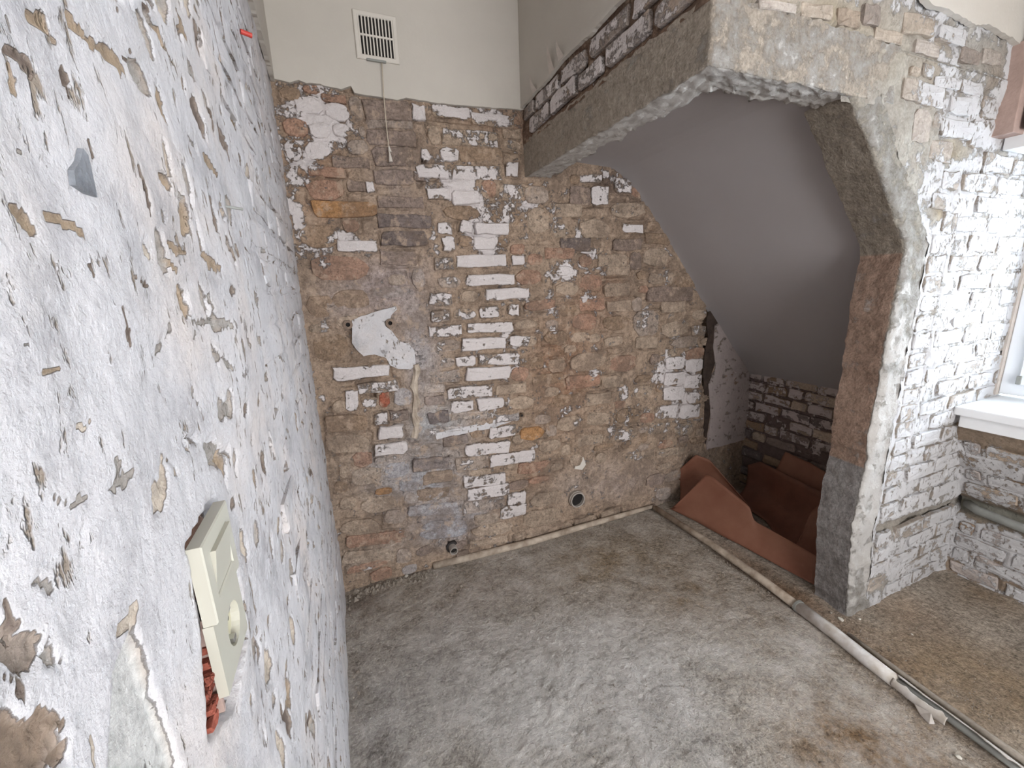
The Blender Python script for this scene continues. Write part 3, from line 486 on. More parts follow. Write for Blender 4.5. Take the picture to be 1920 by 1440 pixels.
# slate showing through
sp = [(hit(*q, 0, XL)[1], hit(*q, 0, XL)[2]) for q in [(133, 277), (143, 290), (150, 320), (161, 370), (140, 362), (117, 346), (114, 318), (126, 300)]]
o = slab('stone', fr_left, sp, .003, 'slate', wall_left, h0=.003, rag=.0005, seg=.004); o['label'] = 'dark slate stone'
n0 = 0
for (x0, y0_, x1, y1, wd, c) in chips:
    if c is DK or wd < 13 or y0_ > 1000: continue
    a = hit(x0, y0_, 0, XL); b = hit(x1, y1, 0, XL); p = (a+b)/2
    e = np.array([abs(b[1]-a[1]), abs(b[2]-a[2])]); w_ = max(e[0], .006)*.7; h_ = max(e[1], .006)*.7
    n0 += 1
    stone(wall_left, fr_left, p[1], p[2], w_, h_, 0, c, .05, -.0045, 'stone', seed=500+n0, mat='left', back=-.02, n=9)
slab('plaster', fr_left, [(1.25, 2.44), (1.4, 2.41), (1.6, 2.40), (1.9, 2.39), (2.125, 2.385), (2.125, ZC), (-.2, ZC), (-.2, 2.52), (.9, 2.50)], .016, 'plaster', wall_left, h0=.002, rag=.004, seed=13, rag_if=lambda a, b: a[1] < 2.6 and b[1] < 2.6 and abs(a[0]-b[0]) > .02)
# shallow bricks showing under the lime toward the corner
k = 0
for r in range(4, 30):
    v = .04+r*.078
    for q in range(5):
        u = .95+q*.235+(.12 if r % 2 else 0)+rs.uniform(-.01, .01)
        if u > 2.0 or v > 2.33 or rs.rand() < .12: continue
        k += 1
        stone(wall_left, fr_left, u, v, .215+rs.uniform(-.02, .01), .062+rs.uniform(-.006, .004), rs.uniform(-.03, .03), (150, 136, 124), .84, .0022+rs.uniform(-.002, .0015), 'brick', seed=900+k, mat='left', n=12)

# ================================================================== FLOOR, CEILING, REAR
ys = np.concatenate([np.linspace(-1.7, .15, 30)[:-1], np.arange(.15, 2.16, .006)]); xs = np.arange(-.2, 2.86, .006)
X, Yg = np.meshgrid(xs, ys, indexing='ij')
left = np.clip((1.86-.06*(1-Yg)-X)/.03, 0, 1)
hf = .0035*fbm(X, Yg, 14, 4, 51)+.006*fbm(X, Yg, 3, 2, 52)
rough = np.clip(1.2*np.exp(-(((X-.75)/.6)**2+((Yg-1.15)/.5)**2)), 0, 1)*left
hf = hf+.0015*fbm(X, Yg, 60, 2, 58)+rough*(.010*np.abs(fbm(X, Yg, 26, 4, 53, .6))-.002)-.012*np.clip(fbm(X*1.6, Yg*.7, 20, 3, 59)-.42, 0, 1)-.004*np.clip(.035-np.abs(fbm(X, Yg, 3.2, 3, 54)), 0, 1)/.035*rough*(vn(X*4, Yg*4, 7) > .5)
hf = hf-.012*np.exp(-((X-1.875)/.03)**2)
fb = []
for (x, y, rx, ry, c, s) in [(760, 1300, .5, .35, (150, 144, 138), .8), (1000, 1300, .5, .3, (156, 150, 142), .9), (1250, 1350, .3, .3, (150, 144, 138), .7), (900, 1100, .3, .16, (152, 138, 126), .6), (1150, 1050, .4, .2, (146, 128, 104), .8), (1300, 1120, .3, .2, (140, 120, 96), .8), (1450, 1200, .2, .2, (148, 132, 114), .8), (1600, 1400, .25, .25, (122, 96, 68), .9), (1500, 1250, .15, .15, (150, 138, 124), .7), (1700, 1420, .25, .2, (124, 98, 70), .9),
    (680, 1130, .14, .12, (118, 106, 96), .8), (700, 1400, .15, .25, (142, 136, 130), .7), (1750, 1250, .3, .3, (142, 124, 104), .95), (1880, 1300, .3, .3, (136, 118, 96), .95), (1850, 1120, .2, .2, (140, 122, 102), .7), (1700, 1150, .2, .15, (152, 134, 116), .8), (1480, 1110, .1, .5, (118, 92, 70), .7), (1400, 900, .5, .5, (112, 90, 74), .7)]:
    p = hit(x, y, 2, 0); fb.append((p[0], p[1], rx, ry, c, s))
cf = blend(X, Yg, (160, 150, 138), fb)
pf = .32+.18*rough+.12*fbm(X, Yg, 2.5, 3, 55)-.35*(1-left)
floor = grid('floor', np.stack([X, Yg, hf], -1), MT['floor'], None, cf, pf); tag(floor, kind='structure')
def bx(name, lo, hi, mat, kind='structure'):
    return tag(MB().box(lo, hi).build(name, MT[mat], None), kind=kind)
bx('ceiling', (-.2, -1.75, ZC), (3.3, 2.2, ZC+.1), 'plaster')
wr = MB().box((-.2, -1.72, 0), (.1, -1.62, ZC)).box((2.2, -1.72, 0), (3.3, -1.62, ZC)).box((.1, -1.72, 2.42), (2.2, -1.62, ZC)).box((.1, -1.72, 0), (2.2, -1.62, .7))
tag(wr.build('wall_rear', MT['plaster'], None), kind='structure')

# ================================================================== STAIR PARTITION: concrete frame, masonry, soffit
wall_stair = tag(empty('wall_stair', (2.2, YF, 0)), kind='structure')
# beam swept round the corner
path = []
for t in np.linspace(0, 1, 110): path.append(((XS, YB-t*(YB-YF)), (XS+.135, YB-t*(YB-YF-.13))))
for t in np.linspace(0, 1, 70)[1:]: path.append(((XS+t*.80, YF), (XS+.135+t*(.80-.135), YF+.13)))
npth = len(path); O = np.array([p[0] for p in path]); I = np.array([p[1] for p in path])
dist = np.concatenate([[0], np.cumsum(np.linalg.norm(np.diff(O, axis=0), axis=1))])
S = np.concatenate([np.linspace(0, 1, 20), np.linspace(1, 2, 16)[1:], np.linspace(2, 3, 8)[1:]])
P = np.zeros((npth, len(S), 3)); pa = np.zeros((npth, len(S))); co = np.zeros((npth, len(S), 3))
for j, s in enumerate(S):
    n1 = fbm(dist, np.full(npth, s), 16, 4, 61); n2 = fbm(dist*1., np.full(npth, s*.3), 40, 3, 62)
    outn = np.where(np.arange(npth)[:, None] < 110, np.array([[-1., 0]]), np.array([[0., -1]]))
    if s <= 1:
        z = 2.255-.165*s; P[:, j, :2] = O+outn*(.0035*n1+.002)[:, None]; P[:, j, 2] = z+(.010*n2 if s == 0 else 0)+(.006*n2 if s == 1 else 0); pa[:, j] = np.where(np.arange(npth) < 110, .22, .42); co[:, j] = np.array(sr(154, 144, 132))
    elif s <= 2:
        t = s-1; rag = (.026*fbm(dist, dist*0, 9, 4, 63)+.008*n2)*t
        P[:, j, :2] = O*(1-t)+I*t+outn*-1*rag[:, None]; P[:, j, 2] = 2.09-.008*n1-.008*n2+.012*t; pa[:, j] = .86; co[:, j] = np.array(sr(170, 160, 148))
    else:
        t = s-2; P[:, j, :2] = I; P[:, j, 2] = 2.10+.14*t; pa[:, j] = .5; co[:, j] = np.array(sr(150, 140, 130))
grid('concrete_beam', P, MT['concrete'], wall_stair, co, pa, smooth=True)
# pillar and haunch: strip along z
zz = np.arange(0, 2.105, .0085); nz = len(zz); E0 = np.interp(zz, *EZ)
seg = [(0, 'f')]
S = np.concatenate([np.linspace(0, 1, 18), np.linspace(1, 2, 20)[1:]])
P = np.zeros((nz, len(S), 3)); pa = np.zeros((nz, len(S))); co = np.zeros((nz, len(S), 3))
edge = E0+.016*fbm(zz, zz*0, 14, 5, 71, .62)+.003*np.sin(zz*9)
for j, s in enumerate(S):
    n1 = fbm(zz, np.full(nz, s*.16), 26, 4, 72); n2 = fbm(zz, np.full(nz, s*.2), 9, 3, 73)
    if s <= 1:
        t = 1-s; P[:, j, 0] = edge+.14*t; P[:, j, 1] = YF-.004-.008*n1+.006*n2+.010*max(0, s-.85)/.15; P[:, j, 2] = zz; pa[:, j] = np.interp(zz, [0, .3, 1.2, 1.7], [.45, .80, .72, .42]); co[:, j] = np.array(sr(140, 134, 124))
    else:
        t = s-1; P[:, j, 0] = edge+.004*n1+.003*n2+t*(.012+.012*fbm(zz, zz*0, 14, 3, 74)); P[:, j, 1] = YF+.006+.15*t; P[:, j, 2] = zz; pa[:, j] = .20
        bsh = np.abs(((zz/.205) % 1)-.5) > .47
        P[:, j, 0] += np.where(bsh, -.003, 0); co[:, j] = np.where((zz > 1.62)[:, None], np.array(sr(122, 113, 102))[None], np.where((zz > .75)[:, None], np.array(sr(140, 118, 104))[None], np.array(sr(128, 124, 122))[None]))
grid('concrete_pillar', P, MT['concrete'], wall_stair, co, pa, smooth=True)
# masonry face of the partition
def front_h(U, V):
    h = .004+.006*fbm(U, V, 12, 4, 81)+.008*fbm(U, V, 4, 2, 82)
    return h
FC = []; FP = []
for (x, y, rx, ry, c, s) in [(1450, 20, .25, .06, (158, 142, 120), .9), (1600, 50, .3, .08, (158, 144, 124), .9), (1560, 20, .1, .05, (140, 122, 92), .8), (1680, 130, .14, .1, (166, 158, 144), .9), (1720, 250, .14, .2, (164, 158, 148), .9), (1750, 120, .1, .1, (150, 130, 106), .7), (1830, 60, .12, .06, (170, 168, 164), .8), (1820, 120, .08, .04, (150, 146, 140), .9), (1860, 150, .05, .06, (120, 100, 84), .8), (1760, 400, .04, .06, (150, 128, 96), .9), (1790, 280, .1, .05, (150, 132, 104), .8), (1680, 380, .1, .3, (172, 166, 156), .9), (1700, 560, .06, .2, (160, 160, 158), .7), (1700, 980, .3, .04, (130, 120, 108), .9), (1640, 1110, .15, .05, (150, 144, 138), .8)]:
    p = hit(x, y, 1, YF); FC.append((p[0], p[2], rx, ry, c, s))
for (x, y, rx, ry, s) in [(1450, 20, .3, .07, -.45), (1600, 40, .3, .08, -.5), (1700, 130, .14, .1, -.45), (1690, 250, .13, .2, -.4), (1670, 400, .12, .3, -.35), (1830, 115, .1, .05, -.5), (1860, 150, .05, .06, -.6), (1755, 395, .05, .05, -.8), (1790, 282, .12, .03, -.7), (1745, 250, .05, .1, -.4), (1690, 480, .06, .2, -.2), (1850, 85, .1, .04, -.3), (1620, 140, .16, .12, -1.), (1640, 1100, .1, .06, -.25), (1700, 1000, .3, .02, -.3)]:
    p = hit(x, y, 1, YF); FP.append((p[0], p[2], rx, ry, s))
f_field = pts_field(FP, 0.)
fst = []
def fq(x0, y0_, x1, y1, hh, c, p, kind='brick'):
    a = hit(x0, y0_, 1, YF); b = hit(x1, y1, 1, YF); xm, ym = (x0+x1)/2, (y0_+y1)/2; t_ = hit(xm, ym-hh/2, 1, YF); b_ = hit(xm, ym+hh/2, 1, YF)
    fst.append([(a[0]+b[0])/2, (t_[2]+b_[2])/2, abs(b[0]-a[0]), t_[2]-b_[2], math.atan2(b[2]-a[2], b[0]-a[0]), c, p, kind])
for a in [(1693, 165, 1768, 185, 42, 'W', 1.), (1752, 152, 1800, 160, 22, 'W', .95), (1800, 160, 1838, 170, 26, 'W', .9), (1780, 195, 1820, 205, 38, 'W', .95), (1762, 235, 1822, 250, 36, 'W', 1.), (1728, 130, 1748, 138, 26, 'W', .95), (1705, 132, 1722, 138, 20, 'b', .5), (1742, 280, 1785, 288, 38, 'W', .75), (1716, 292, 1728, 296, 26, 'W', .8), (1748, 225, 1762, 228, 32, 'W', .8), (1712, 232, 1742, 240, 62, 'g', .3), (1745, 376, 1775, 380, 32, 'W', .95), (1765, 415, 1790, 420, 40, 'W', .7), (1820, 250, 1850, 258, 50, 'W', .8), (1840, 200, 1870, 208, 40, 'W', .7), (1840, 105, 1875, 112, 30, 'g', .5), (1570, 30, 1612, 38, 36, 'B', .1), (1620, 25, 1650, 32, 40, 'G', .1), (1500, 18, 1560, 26, 30, 'b', .2), (1420, 8, 1490, 18, 18, 'g', .3), (1690, 40, 1750, 52, 40, 'b', .6), (1760, 60, 1810, 75, 36, 'W', .8), (1640, 62, 1690, 74, 26, 'b', .4), (1715, 85, 1760, 98, 26, 'g', .5), (1800, 100, 1835, 112, 30, 'G', .35)]:
    fq(*a)
for r in range(0, 29):
    v = .045+r*.0765
    for q in range(5):
        u = 2.16+q*.24-(.12 if r % 2 else 0)+rs.uniform(-.008, .008); w = .222+rs.uniform(-.02, .008)
        if u < 2.2: w = .12; u = max(u, 2.2)
        if u-w/2 < float(np.interp(v, *EZ))+.13: continue
        if .43 > v > .36 and u < 3: continue
        if u+w/2 > 3.02 or (not .95 < v < 2.0 and u+w/2 > XW(v)-.005): 
            w2 = (3.0 if .95 < v < 2.0 else XW(v))-.008-(u-w/2)
            if w2 < .05: continue
            u = u-w/2+w2/2; w = w2
        if not free(u, v, w, .062, fst): continue
        fst.append([u, v, w, .066+rs.uniform(-.006, .004), rs.uniform(-.015, .015), 'W', .76+rs.uniform(-.16, .12), 'brick'])
def front_grid(zlo, zhi, x0f):
    vs_ = np.arange(zlo, zhi+.001, .0085); ts = np.linspace(0, 1, 170)
    Vv = np.repeat(vs_[:, None], len(ts), 1); Uu = np.array([[x0f(v)+(3.02-x0f(v))*t for t in ts] for v in vs_])
    h = front_h(Uu, Vv); nr = np.full(Uu.shape, .05)
    for s in fst:
        sel = (np.abs(Uu-s[0]) < s[2]/2+.05) & (np.abs(Vv-s[1]) < s[3]/2+.05)
        if sel.any(): nr[sel] = np.minimum(nr[sel], rect_d(Uu[sel], Vv[sel], s))
    h = h-.005*np.exp(-np.maximum(nr, 0)/.01)-.003*(nr < 0)+.009*fbm(Uu, Vv, 24, 4, 119, .6)
    # chase for the old pipe
    ch = np.clip(1.4*np.exp(-((Vv-(.40+.02*fbm(Uu, Vv, 8, 2, 9)))/.026)**2)*(Uu > 2.12), 0, 1)
    h = h-.022*ch
    p = .74+f_field(Uu, Vv)+.24*fbm(Uu, Vv, 6, 4, 84)-.9*ch-.15*np.exp(-np.maximum(nr, 0)/.01)
    c = blend(Uu, Vv, (146, 140, 132), [(a_, b_, c_, d_, (e_[0]*.5+70, e_[1]*.5+68, e_[2]*.5+64), f_) for (a_, b_, c_, d_, e_, f_) in FC])
    return Uu, Vv, h, p, c
Uu, Vv, h, p, c = front_grid(0, 2.11, lambda v: float(np.interp(v, *EZ))+.13)
grid('mortar', fr_front(Uu, Vv, h), MT['white'], wall_stair, c, p)
Uu, Vv, h, p, c = front_grid(2.075, ZC, lambda v: XS if v > 2.245 else 1.53)
h = h-.020*np.exp(-np.maximum(Uu-1.53, 0)/.10)*(Vv < 2.26); hole = np.exp(-(((Uu-2.36)/.03)**2+((Vv-2.18)/.025)**2)); h = h-.05*hole; p = p-hole
grid('mortar', fr_front(Uu, Vv, h), MT['white'], wall_stair, c, p)
for i, s in enumerate(fst):
    stone(wall_stair, fr_front, s[0], s[1], s[2], s[3], s[4], tuple(.45*q_+.55*w_ for q_, w_ in zip(RGB[s[5]], (152, 144, 134))), s[6], .005+rs.uniform(-.002, .003), 'brick', seed=2000+i, field=f_field, mat='white')
# side of the stair box above the beam
usd = np.arange(YF-.0, YB+.01, .0085); vsd = np.arange(2.24, ZC+.01, .0085); Us, Vs = np.meshgrid(usd, vsd, indexing='ij')
hs = .002+.006*fbm(Us, Vs, 14, 3, 91)
sst = []
for (ya, yb_, z0, z1, pnt) in [(.97, 1.17, 2.275, 2.335, .75), (1.19, 1.42, 2.28, 2.34, .8), (1.44, 1.60, 2.28, 2.335, .75), (1.62, 1.83, 2.28, 2.345, .85), (1.85, 2.05, 2.275, 2.335, .8), (1.05, 1.27, 2.352, 2.41, .8), (1.30, 1.52, 2.352, 2.41, .7), (1.55, 1.73, 2.35, 2.405, .75), (1.76, 1.98, 2.35, 2.405, .8), (2.0, 2.11, 2.35, 2.4, .5)]:
    sst.append([(ya+yb_)/2, (z0+z1)/2, yb_-ya, z1-z0, rs.uniform(-.03, .03), 'W', pnt, 'brick'])
nr = np.full(Us.shape, .05)
for s in sst: nr = np.minimum(nr, rect_d(Us, Vs, s))
hs = hs-.014*np.exp(-np.maximum(nr, 0)/.012)-.006*(nr < 0)
grid('mortar', fr_side(Us, Vs, hs), MT['masonry'], wall_stair, np.broadcast_to(np.array(sr(118, 96, 82)), Us.shape+(3,)), .15+0*Us)
for i, s in enumerate(sst): stone(wall_stair, fr_side, s[0], s[1], s[2], s[3], s[4], RGB['g'], s[6]*.8, .006, 'brick', seed=3000+i)
hr = lambda a, b: abs(a[0]-b[0]) > .02 and a[1] < 2.7 and b[1] < 2.7
slab('plaster', fr_side, [(.93, 2.43), (1.2, 2.435), (1.45, 2.42), (1.7, 2.425), (1.9, 2.41), (2.11, 2.40), (2.11, ZC), (.93, ZC)], .017, 'plaster', wall_stair, h0=.003, rag=.004, seed=15, rag_if=hr)
slab('plaster', fr_front, [(XS-.017, 2.46), (1.3, 2.47), (1.70, 2.41), (1.85, 2.375), (2.1, 2.37), (2.3, 2.365), (2.46, 2.355), (2.46, ZC), (XS-.017, ZC)], .018, 'plaster', wall_stair, h0=.006, rag=.006, seed=16, rag_if=hr)
# curled wallpaper scraps at the plaster edge
for i, (y_, z_, l) in enumerate([(1.78, 2.43, .11), (1.95, 2.42, .06), (1.70, 2.445, .05)]):
    Pc = np.zeros((9, 4, 3))
    for a in range(9):
        t = a/8
        for b in range(4):
            wv = (b/3-.5)*.045*(1-t**.8)+.001*b
            Pc[a, b] = (XS-.020-.03*math.sin(t*1.6), y_+wv-.02*t, z_-.01+l*t)
    o = grid('peeling_flap', Pc, MT['chip'], wall_stair); o['label'] = 'curled torn plaster flap'
# soffit
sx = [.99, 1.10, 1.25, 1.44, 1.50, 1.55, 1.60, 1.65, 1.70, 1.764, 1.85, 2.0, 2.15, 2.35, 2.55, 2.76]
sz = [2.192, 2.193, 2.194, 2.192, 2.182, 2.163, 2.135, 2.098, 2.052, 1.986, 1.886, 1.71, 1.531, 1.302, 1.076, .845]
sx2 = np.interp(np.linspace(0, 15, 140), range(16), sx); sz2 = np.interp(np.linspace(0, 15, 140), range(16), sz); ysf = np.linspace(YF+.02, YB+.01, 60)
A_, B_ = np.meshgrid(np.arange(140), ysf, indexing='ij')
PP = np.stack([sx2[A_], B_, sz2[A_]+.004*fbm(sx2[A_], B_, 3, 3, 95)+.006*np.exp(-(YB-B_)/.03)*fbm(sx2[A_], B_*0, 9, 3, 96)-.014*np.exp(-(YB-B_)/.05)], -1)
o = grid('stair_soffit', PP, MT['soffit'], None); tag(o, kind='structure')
# far wall of the cupboard under the stair
wall_far = tag(empty('wall_far', (XFAR, 1.6, 0)), kind='structure')
uf = np.arange(1.05, YB+.02, .009); vf = np.arange(0, .95, .009); Uf, Vf = np.meshgrid(uf, vf, indexing='ij')
ff = []
for r in range(12):
    v = .04+r*.0745; u = 1.1+(.1 if r % 2 else 0)
    while u < 2.1:
        w = rs.choice([.11, .2, .22, .16]); 
        if rs.rand() < .9: ff.append([u+w/2, v, w-.014, .060, rs.uniform(-.04, .04), 'GKbB'[rs.randint(4)], float(rs.choice([.35, .5, .62, .72]))-(.35 if v < .42 else 0), 'brick'])
        u += w
nr = np.full(Uf.shape, .05)
for s in ff: nr = np.minimum(nr, rect_d(Uf, Vf, s))
grid('mortar', fr_far(Uf, Vf, .004*fbm(Uf, Vf, 15, 3, 97)-.009*np.exp(-np.maximum(nr, 0)/.01)), MT['dim'], wall_far, np.broadcast_to(np.array(sr(98, 84, 80)), Uf.shape+(3,)), .36+.1*fbm(Uf, Vf, 5, 2, 98)-.3*(Vf < .4))
for i, s in enumerate(ff): stone(wall_far, fr_far, s[0], s[1], s[2], s[3], s[4], RGB[s[5]], s[6], .006, 'brick', seed=4000+i, mat='dim')

# ================================================================== WINDOW WALL
wall_right = tag(empty('wall_right', (2.7, .3, 0)), kind='structure')
uw = np.arange(-1.7, YF+.01, .010)
CH = np.array([hit(x, y, 0, 2.83)[2] for x, y in [(1802, 945), (1860, 975), (1920, 1000)]])
def win_grid(z0, z1, u0=-1.7, u1=YF+.01):
    U_, V_ = np.meshgrid(np.arange(u0, u1, .011), np.arange(z0, z1+.001, .009), indexing='ij')
    h = .004+.008*fbm(U_, V_, 10, 4, 101); ch = np.clip(1.6*np.exp(-((V_-(.385+.01*fbm(U_, V_, 8, 2, 9)))/.040)**2), 0, 1)
    if z0 > 1: ch = ch*0
    h = h-.035*ch
    p = .62+.22*fbm(U_, V_, 6, 4, 102)-.9*ch-.5*np.exp(-((V_-.80)/.05)**2)*(z0 < 1)-.25*np.exp(-((V_-.05)/.05)**2)
    c = np.broadcast_to(np.array(sr(136, 120, 104)), U_.shape+(3,))*(1-ch[..., None])+np.array(sr(124, 122, 112))*ch[..., None]
    return U_, V_, h, p, c
U_, V_, h, p, c = win_grid(0, .90)
wst = []
for r in range(11):
    v = .04+r*.0765; u = -.9+(.12 if r % 2 else 0)
    while u < .92:
        w = min(.225, .935-u)
        if not .33 < v < .45 and w > .06 and rs.rand() < .88 and v < .74: wst.append([u+w/2, v, w-.012, .062, rs.uniform(-.03, .03), 'bBg'[rs.randint(3)], .66+rs.uniform(-.2, .15), 'brick'])
        u += .235
nr = np.full(U_.shape, .05)
for s in wst: nr = np.minimum(nr, rect_d(U_, V_, s))
grid('mortar', fr_win(U_, V_, h-.006*np.exp(-np.maximum(nr, 0)/.01)-.006*(nr < 0)), MT['white'], wall_right, c, p)
for i, s in enumerate(wst): stone(wall_right, fr_win, s[0], s[1], s[2], s[3], s[4], RGB[s[5]], s[6], .005, 'brick', seed=5000+i, mat='white')
U_, V_, h, p, c = win_grid(.90, ZC, -1.7, -.42); grid('mortar', fr_win(U_, V_, h), MT['white'], wall_right, c, p)
U_, V_, h, p, c = win_grid(2.06, ZC, -.43, YF-.06); grid('mortar', fr_win(U_, V_, h), MT['white'], wall_right, c, p*0+.3)
o = MB().box((2.44, YF-.055, 2.05), (2.62, YF+.01, 2.36), .003).build('brick_pier', MT['brick_pink'], wall_right)
MB().box((2.47, YF-.16, 2.06), (2.53, YF-.07, 2.5), .004).build('wood_batten', MT['wood'], wall_right)
MB().box((2.60, -.45, 0.84), (2.66, -.40, 2.1)).build('reveal', MT['plaster'], wall_right)
MB().box((2.6, -.52, .86), (3.05, -.42, 2.12)).build('reveal', MT['plaster'], wall_right)
MB().box((2.95, -.5, .0), (3.12, YF+.2, .93)).box((2.95, -.5, 2.08), (3.12, YF+.2, ZC)).build('outer_skin', MT['plaster'], wall_right)
# lintel board
MB().box((2.52, -.42, 2.005), (3.05, YF-.005, 2.062), .004).build('lintel_board', MT['sill'], wall_right)
# window
win = tag(empty('window_1', (XWIN, .26, .96)), kind='structure')
fy0, fy1, fz0, fz1 = -.40, YF-.012, .955, 2.0
MB().frame(0, fy0, fy1, fz0, fz1, XWIN+.035, XWIN-.035, .075, -.004).build('window_frame', MT['frame'], win)
for a, b in ((fy0+.065, .262), (.268, fy1-.06)):
    sash = MB().frame(0, a, b, fz0+.055, fz1-.055, XWIN-.005, XWIN-.055, .075, -.004).build('sash', MT['frame'], win)
    pane = MB().box((XWIN-.032, a+.07, fz0+.125), (XWIN-.028, b-.07, fz1-.125)).build('pane', MT['glass'], win); 
    MB().box((XWIN-.064, b-.012, fz0+.06), (XWIN-.054, b+.004, fz0+.10), .002).build('hinge', MT['lead'], win)
MB().box((XWIN-.06, YF-.012, .95), (XWIN+.03, YF-.002, 2.0)).build('foam_joint', MT['chip'], win)
# sill
si = MB().box((2.575, -.44, .900), (2.99, YF-.004, .940), .006).build('window_sill', MT['sill'], win)
MB().box((2.60, -.43, .842), (2.66, YF-.02, .899), .004).build('sill_apron', MT['sill'], win)
# grey pipe in the chase
gp = MB().tube([(2.84, YF-.03, .395), (2.805, YF-.08, .39), (2.80, .7, .38), (2.795, .3, .375), (2.79, -.9, .36)], .021, 16).build('heating_pipe', MT['lead'], None, smooth=True)
tag(gp, 'grey painted pipe lying in the chiselled chase below the window', 'pipe')

# ================================================================== THINGS
# vent grille with pull cord
vc_ = bw(705, 76); vt = empty('vent_grille', (vc_[0], YB-.02, vc_[1])); tag(vt, 'square white slotted vent grille high on the back wall', 'vent')
vx, vz = vc_; yv = YB-.019
MB().frame(1, vx-.088, vx+.088, vz-.088, vz+.088, yv, yv-.010, .018, .003).build('grille_frame', MT['vent'], vt)
MB().box((vx-.075, yv-.001, vz-.075), (vx+.075, yv+.001, vz+.075)).build('duct_opening', MT['black'], vt)
for i in range(11):
    x = vx-.068+.136*i/10
    MB().box((x-.0027, yv-.008, vz-.070), (x+.0027, yv-.002, vz+.072)).build('slat', MT['vent'], vt)
MB().box((vx-.068, yv-.009, vz-.002), (vx+.068, yv-.003, vz+.005)).build('crossbar', MT['vent'], vt)
MB().box((vx-.05, yv-.016, vz-.094), (vx+.03, yv-.006, vz-.086), .002).build('shutter_lever', MT['lead'], vt)
cpts = []
for (x, y) in [(716, 118), (718, 150), (720, 185), (723, 220), (726, 250), (729, 275)]:
    q = hit(x, y, 1, YB-.035); cpts.append(tuple(q))
cd_ = MB().tube(cpts, .0022, 8).build('pull_cord', MT['cord'], vt, smooth=True)
q = cpts[-1]; MB().tube([q, (q[0]+.001, q[1], q[2]-.03)], .0014, 6).tube([(q[0]+.001, q[1], q[2]-.022), (q[0]+.003, q[1], q[2]-.062)], [.0025, .009], 8).tube([(q[0], q[1], q[2]+.004), (q[0]+.004, q[1], q[2]-.022)], [.002, .008], 8).build('tassel', MT['vent'], vt)

# switch and socket on the left wall
xf = XL+.014
def plate(y0, y1, z0, z1, x0, x1, mb=None): return (mb or MB()).box((x0, y0, z0), (x1, y1, z1), .0012)
sw = empty('light_switch', (XL, .42, 1.275)); tag(sw, 'cream rocker light switch on the left wall, above the socket', 'switch')
sy0, sy1 = .377, .463
m_ = MB().frame(0, sy0, sy1, 1.279, 1.353, xf-.010, xf+.001, .016, .0012)
m_.build('cover_plate', MT['cream'], sw)
V_ = [(xf-.006, sy0+.017, 1.294), (xf-.006, sy1-.017, 1.294), (xf-.006, sy1-.017, 1.338), (xf-.006, sy0+.017, 1.338), (xf-.001, sy0+.017, 1.294), (xf-.001, sy1-.017, 1.294), (xf+.005, sy1-.017, 1.338), (xf+.005, sy0+.017, 1.338)]
MB().add(V_, [[0, 1, 2, 3], [4, 5, 6, 7], [0, 1, 5, 4], [2, 3, 7, 6], [1, 2, 6, 5], [3, 0, 4, 7]]).build('rocker', MT['cream'], sw)
so = empty('wall_socket', (XL, .42, 1.206)); tag(so, 'cream round-well power socket on the left wall, below the switch', 'socket')
cy_, cz_ = (sy0+sy1)/2+.006, 1.241
n = 28; V_ = []; F_ = []
sq_ = []
for k in range(n):
    q = 2*math.pi*k/n+math.pi/4; c_, s_ = math.cos(q), math.sin(q); mx = max(abs(c_), abs(s_))
    sq_.append(((sy0+sy1)/2+c_/mx*.043, 1.242+s_/mx*.0365)); 
for k in range(n): V_.append((xf-.003, *sq_[k]))
for k in range(n): q = 2*math.pi*k/n+math.pi/4; V_.append((xf-.003, cy_+.0205*math.cos(q), cz_+.0205*math.sin(q)))
for k in range(n): V_.append((xf-.011, *sq_[k]))
for k in range(n): q = 2*math.pi*k/n+math.pi/4; V_.append((xf-.011, cy_+.0195*math.cos(q), cz_+.0195*math.sin(q)))
for k in range(n):
    j = (k+1) % n; F_ += [[k, j, n+j, n+k], [k, j, 2*n+j, 2*n+k], [n+k, n+j, 3*n+j, 3*n+k]]
MB().add(V_, F_).build('cover_plate', MT['cream'], so)
MB().tube([(xf-.018, cy_, cz_), (xf-.0105, cy_, cz_)], .0198, 24).build('socket_well', MT['cream2'], so)
for s in (1, -1):
    MB().tube([(xf-.0105, cy_+s*.0095, cz_), (xf-.0100, cy_+s*.0095, cz_)], .0026, 10).build('pin_hole', MT['black'], so)
    MB().box((xf-.0105, cy_-.004, cz_+s*.0165-.0025), (xf-.0045, cy_+.004, cz_+s*.0165+.0025), .0006).build('earth_clip', MT['metal'], so)
MB().box((XL-.024, sy0+.006, 1.185), (xf-.011, sy0+.0095, 1.282)).build('mounting_box', MT['brick_pink'], so)
bk = empty('_tmp'); bpy.data.objects.remove(bk)
for i in range(9):
    z = 1.196+i*.0115
    o = stone(wall_left, fr_left, .363+(z-1.19)*.42, z, .020, .0088, 0, (140, 78, 64), .1, .001+.002*(i % 2), 'brick', seed=700+i, mat='left', back=-.03, n=8)
rp = hit(447, 58, 0, XL); rq = hit(459, 60, 0, XL)
o = MB().tube([(XL+.004, rp[1], rp[2]), (XL+.026, rp[1]+.01, rp[2]-.001)], .0055, 10).build('wall_plug', MT['red'], None); tag(o, 'small red plastic plug sticking out of the upper left wall', 'wall plug')
rp = hit(420, 386, 0, XL)
o = MB().tube([(XL-.004, rp[1], rp[2]), (XL+.022, rp[1]+.012, rp[2]-.002)], .0022, 8).build('nail', MT['lead'], None); tag(o, 'grey nail stub sticking out of the middle of the left wall', 'nail')

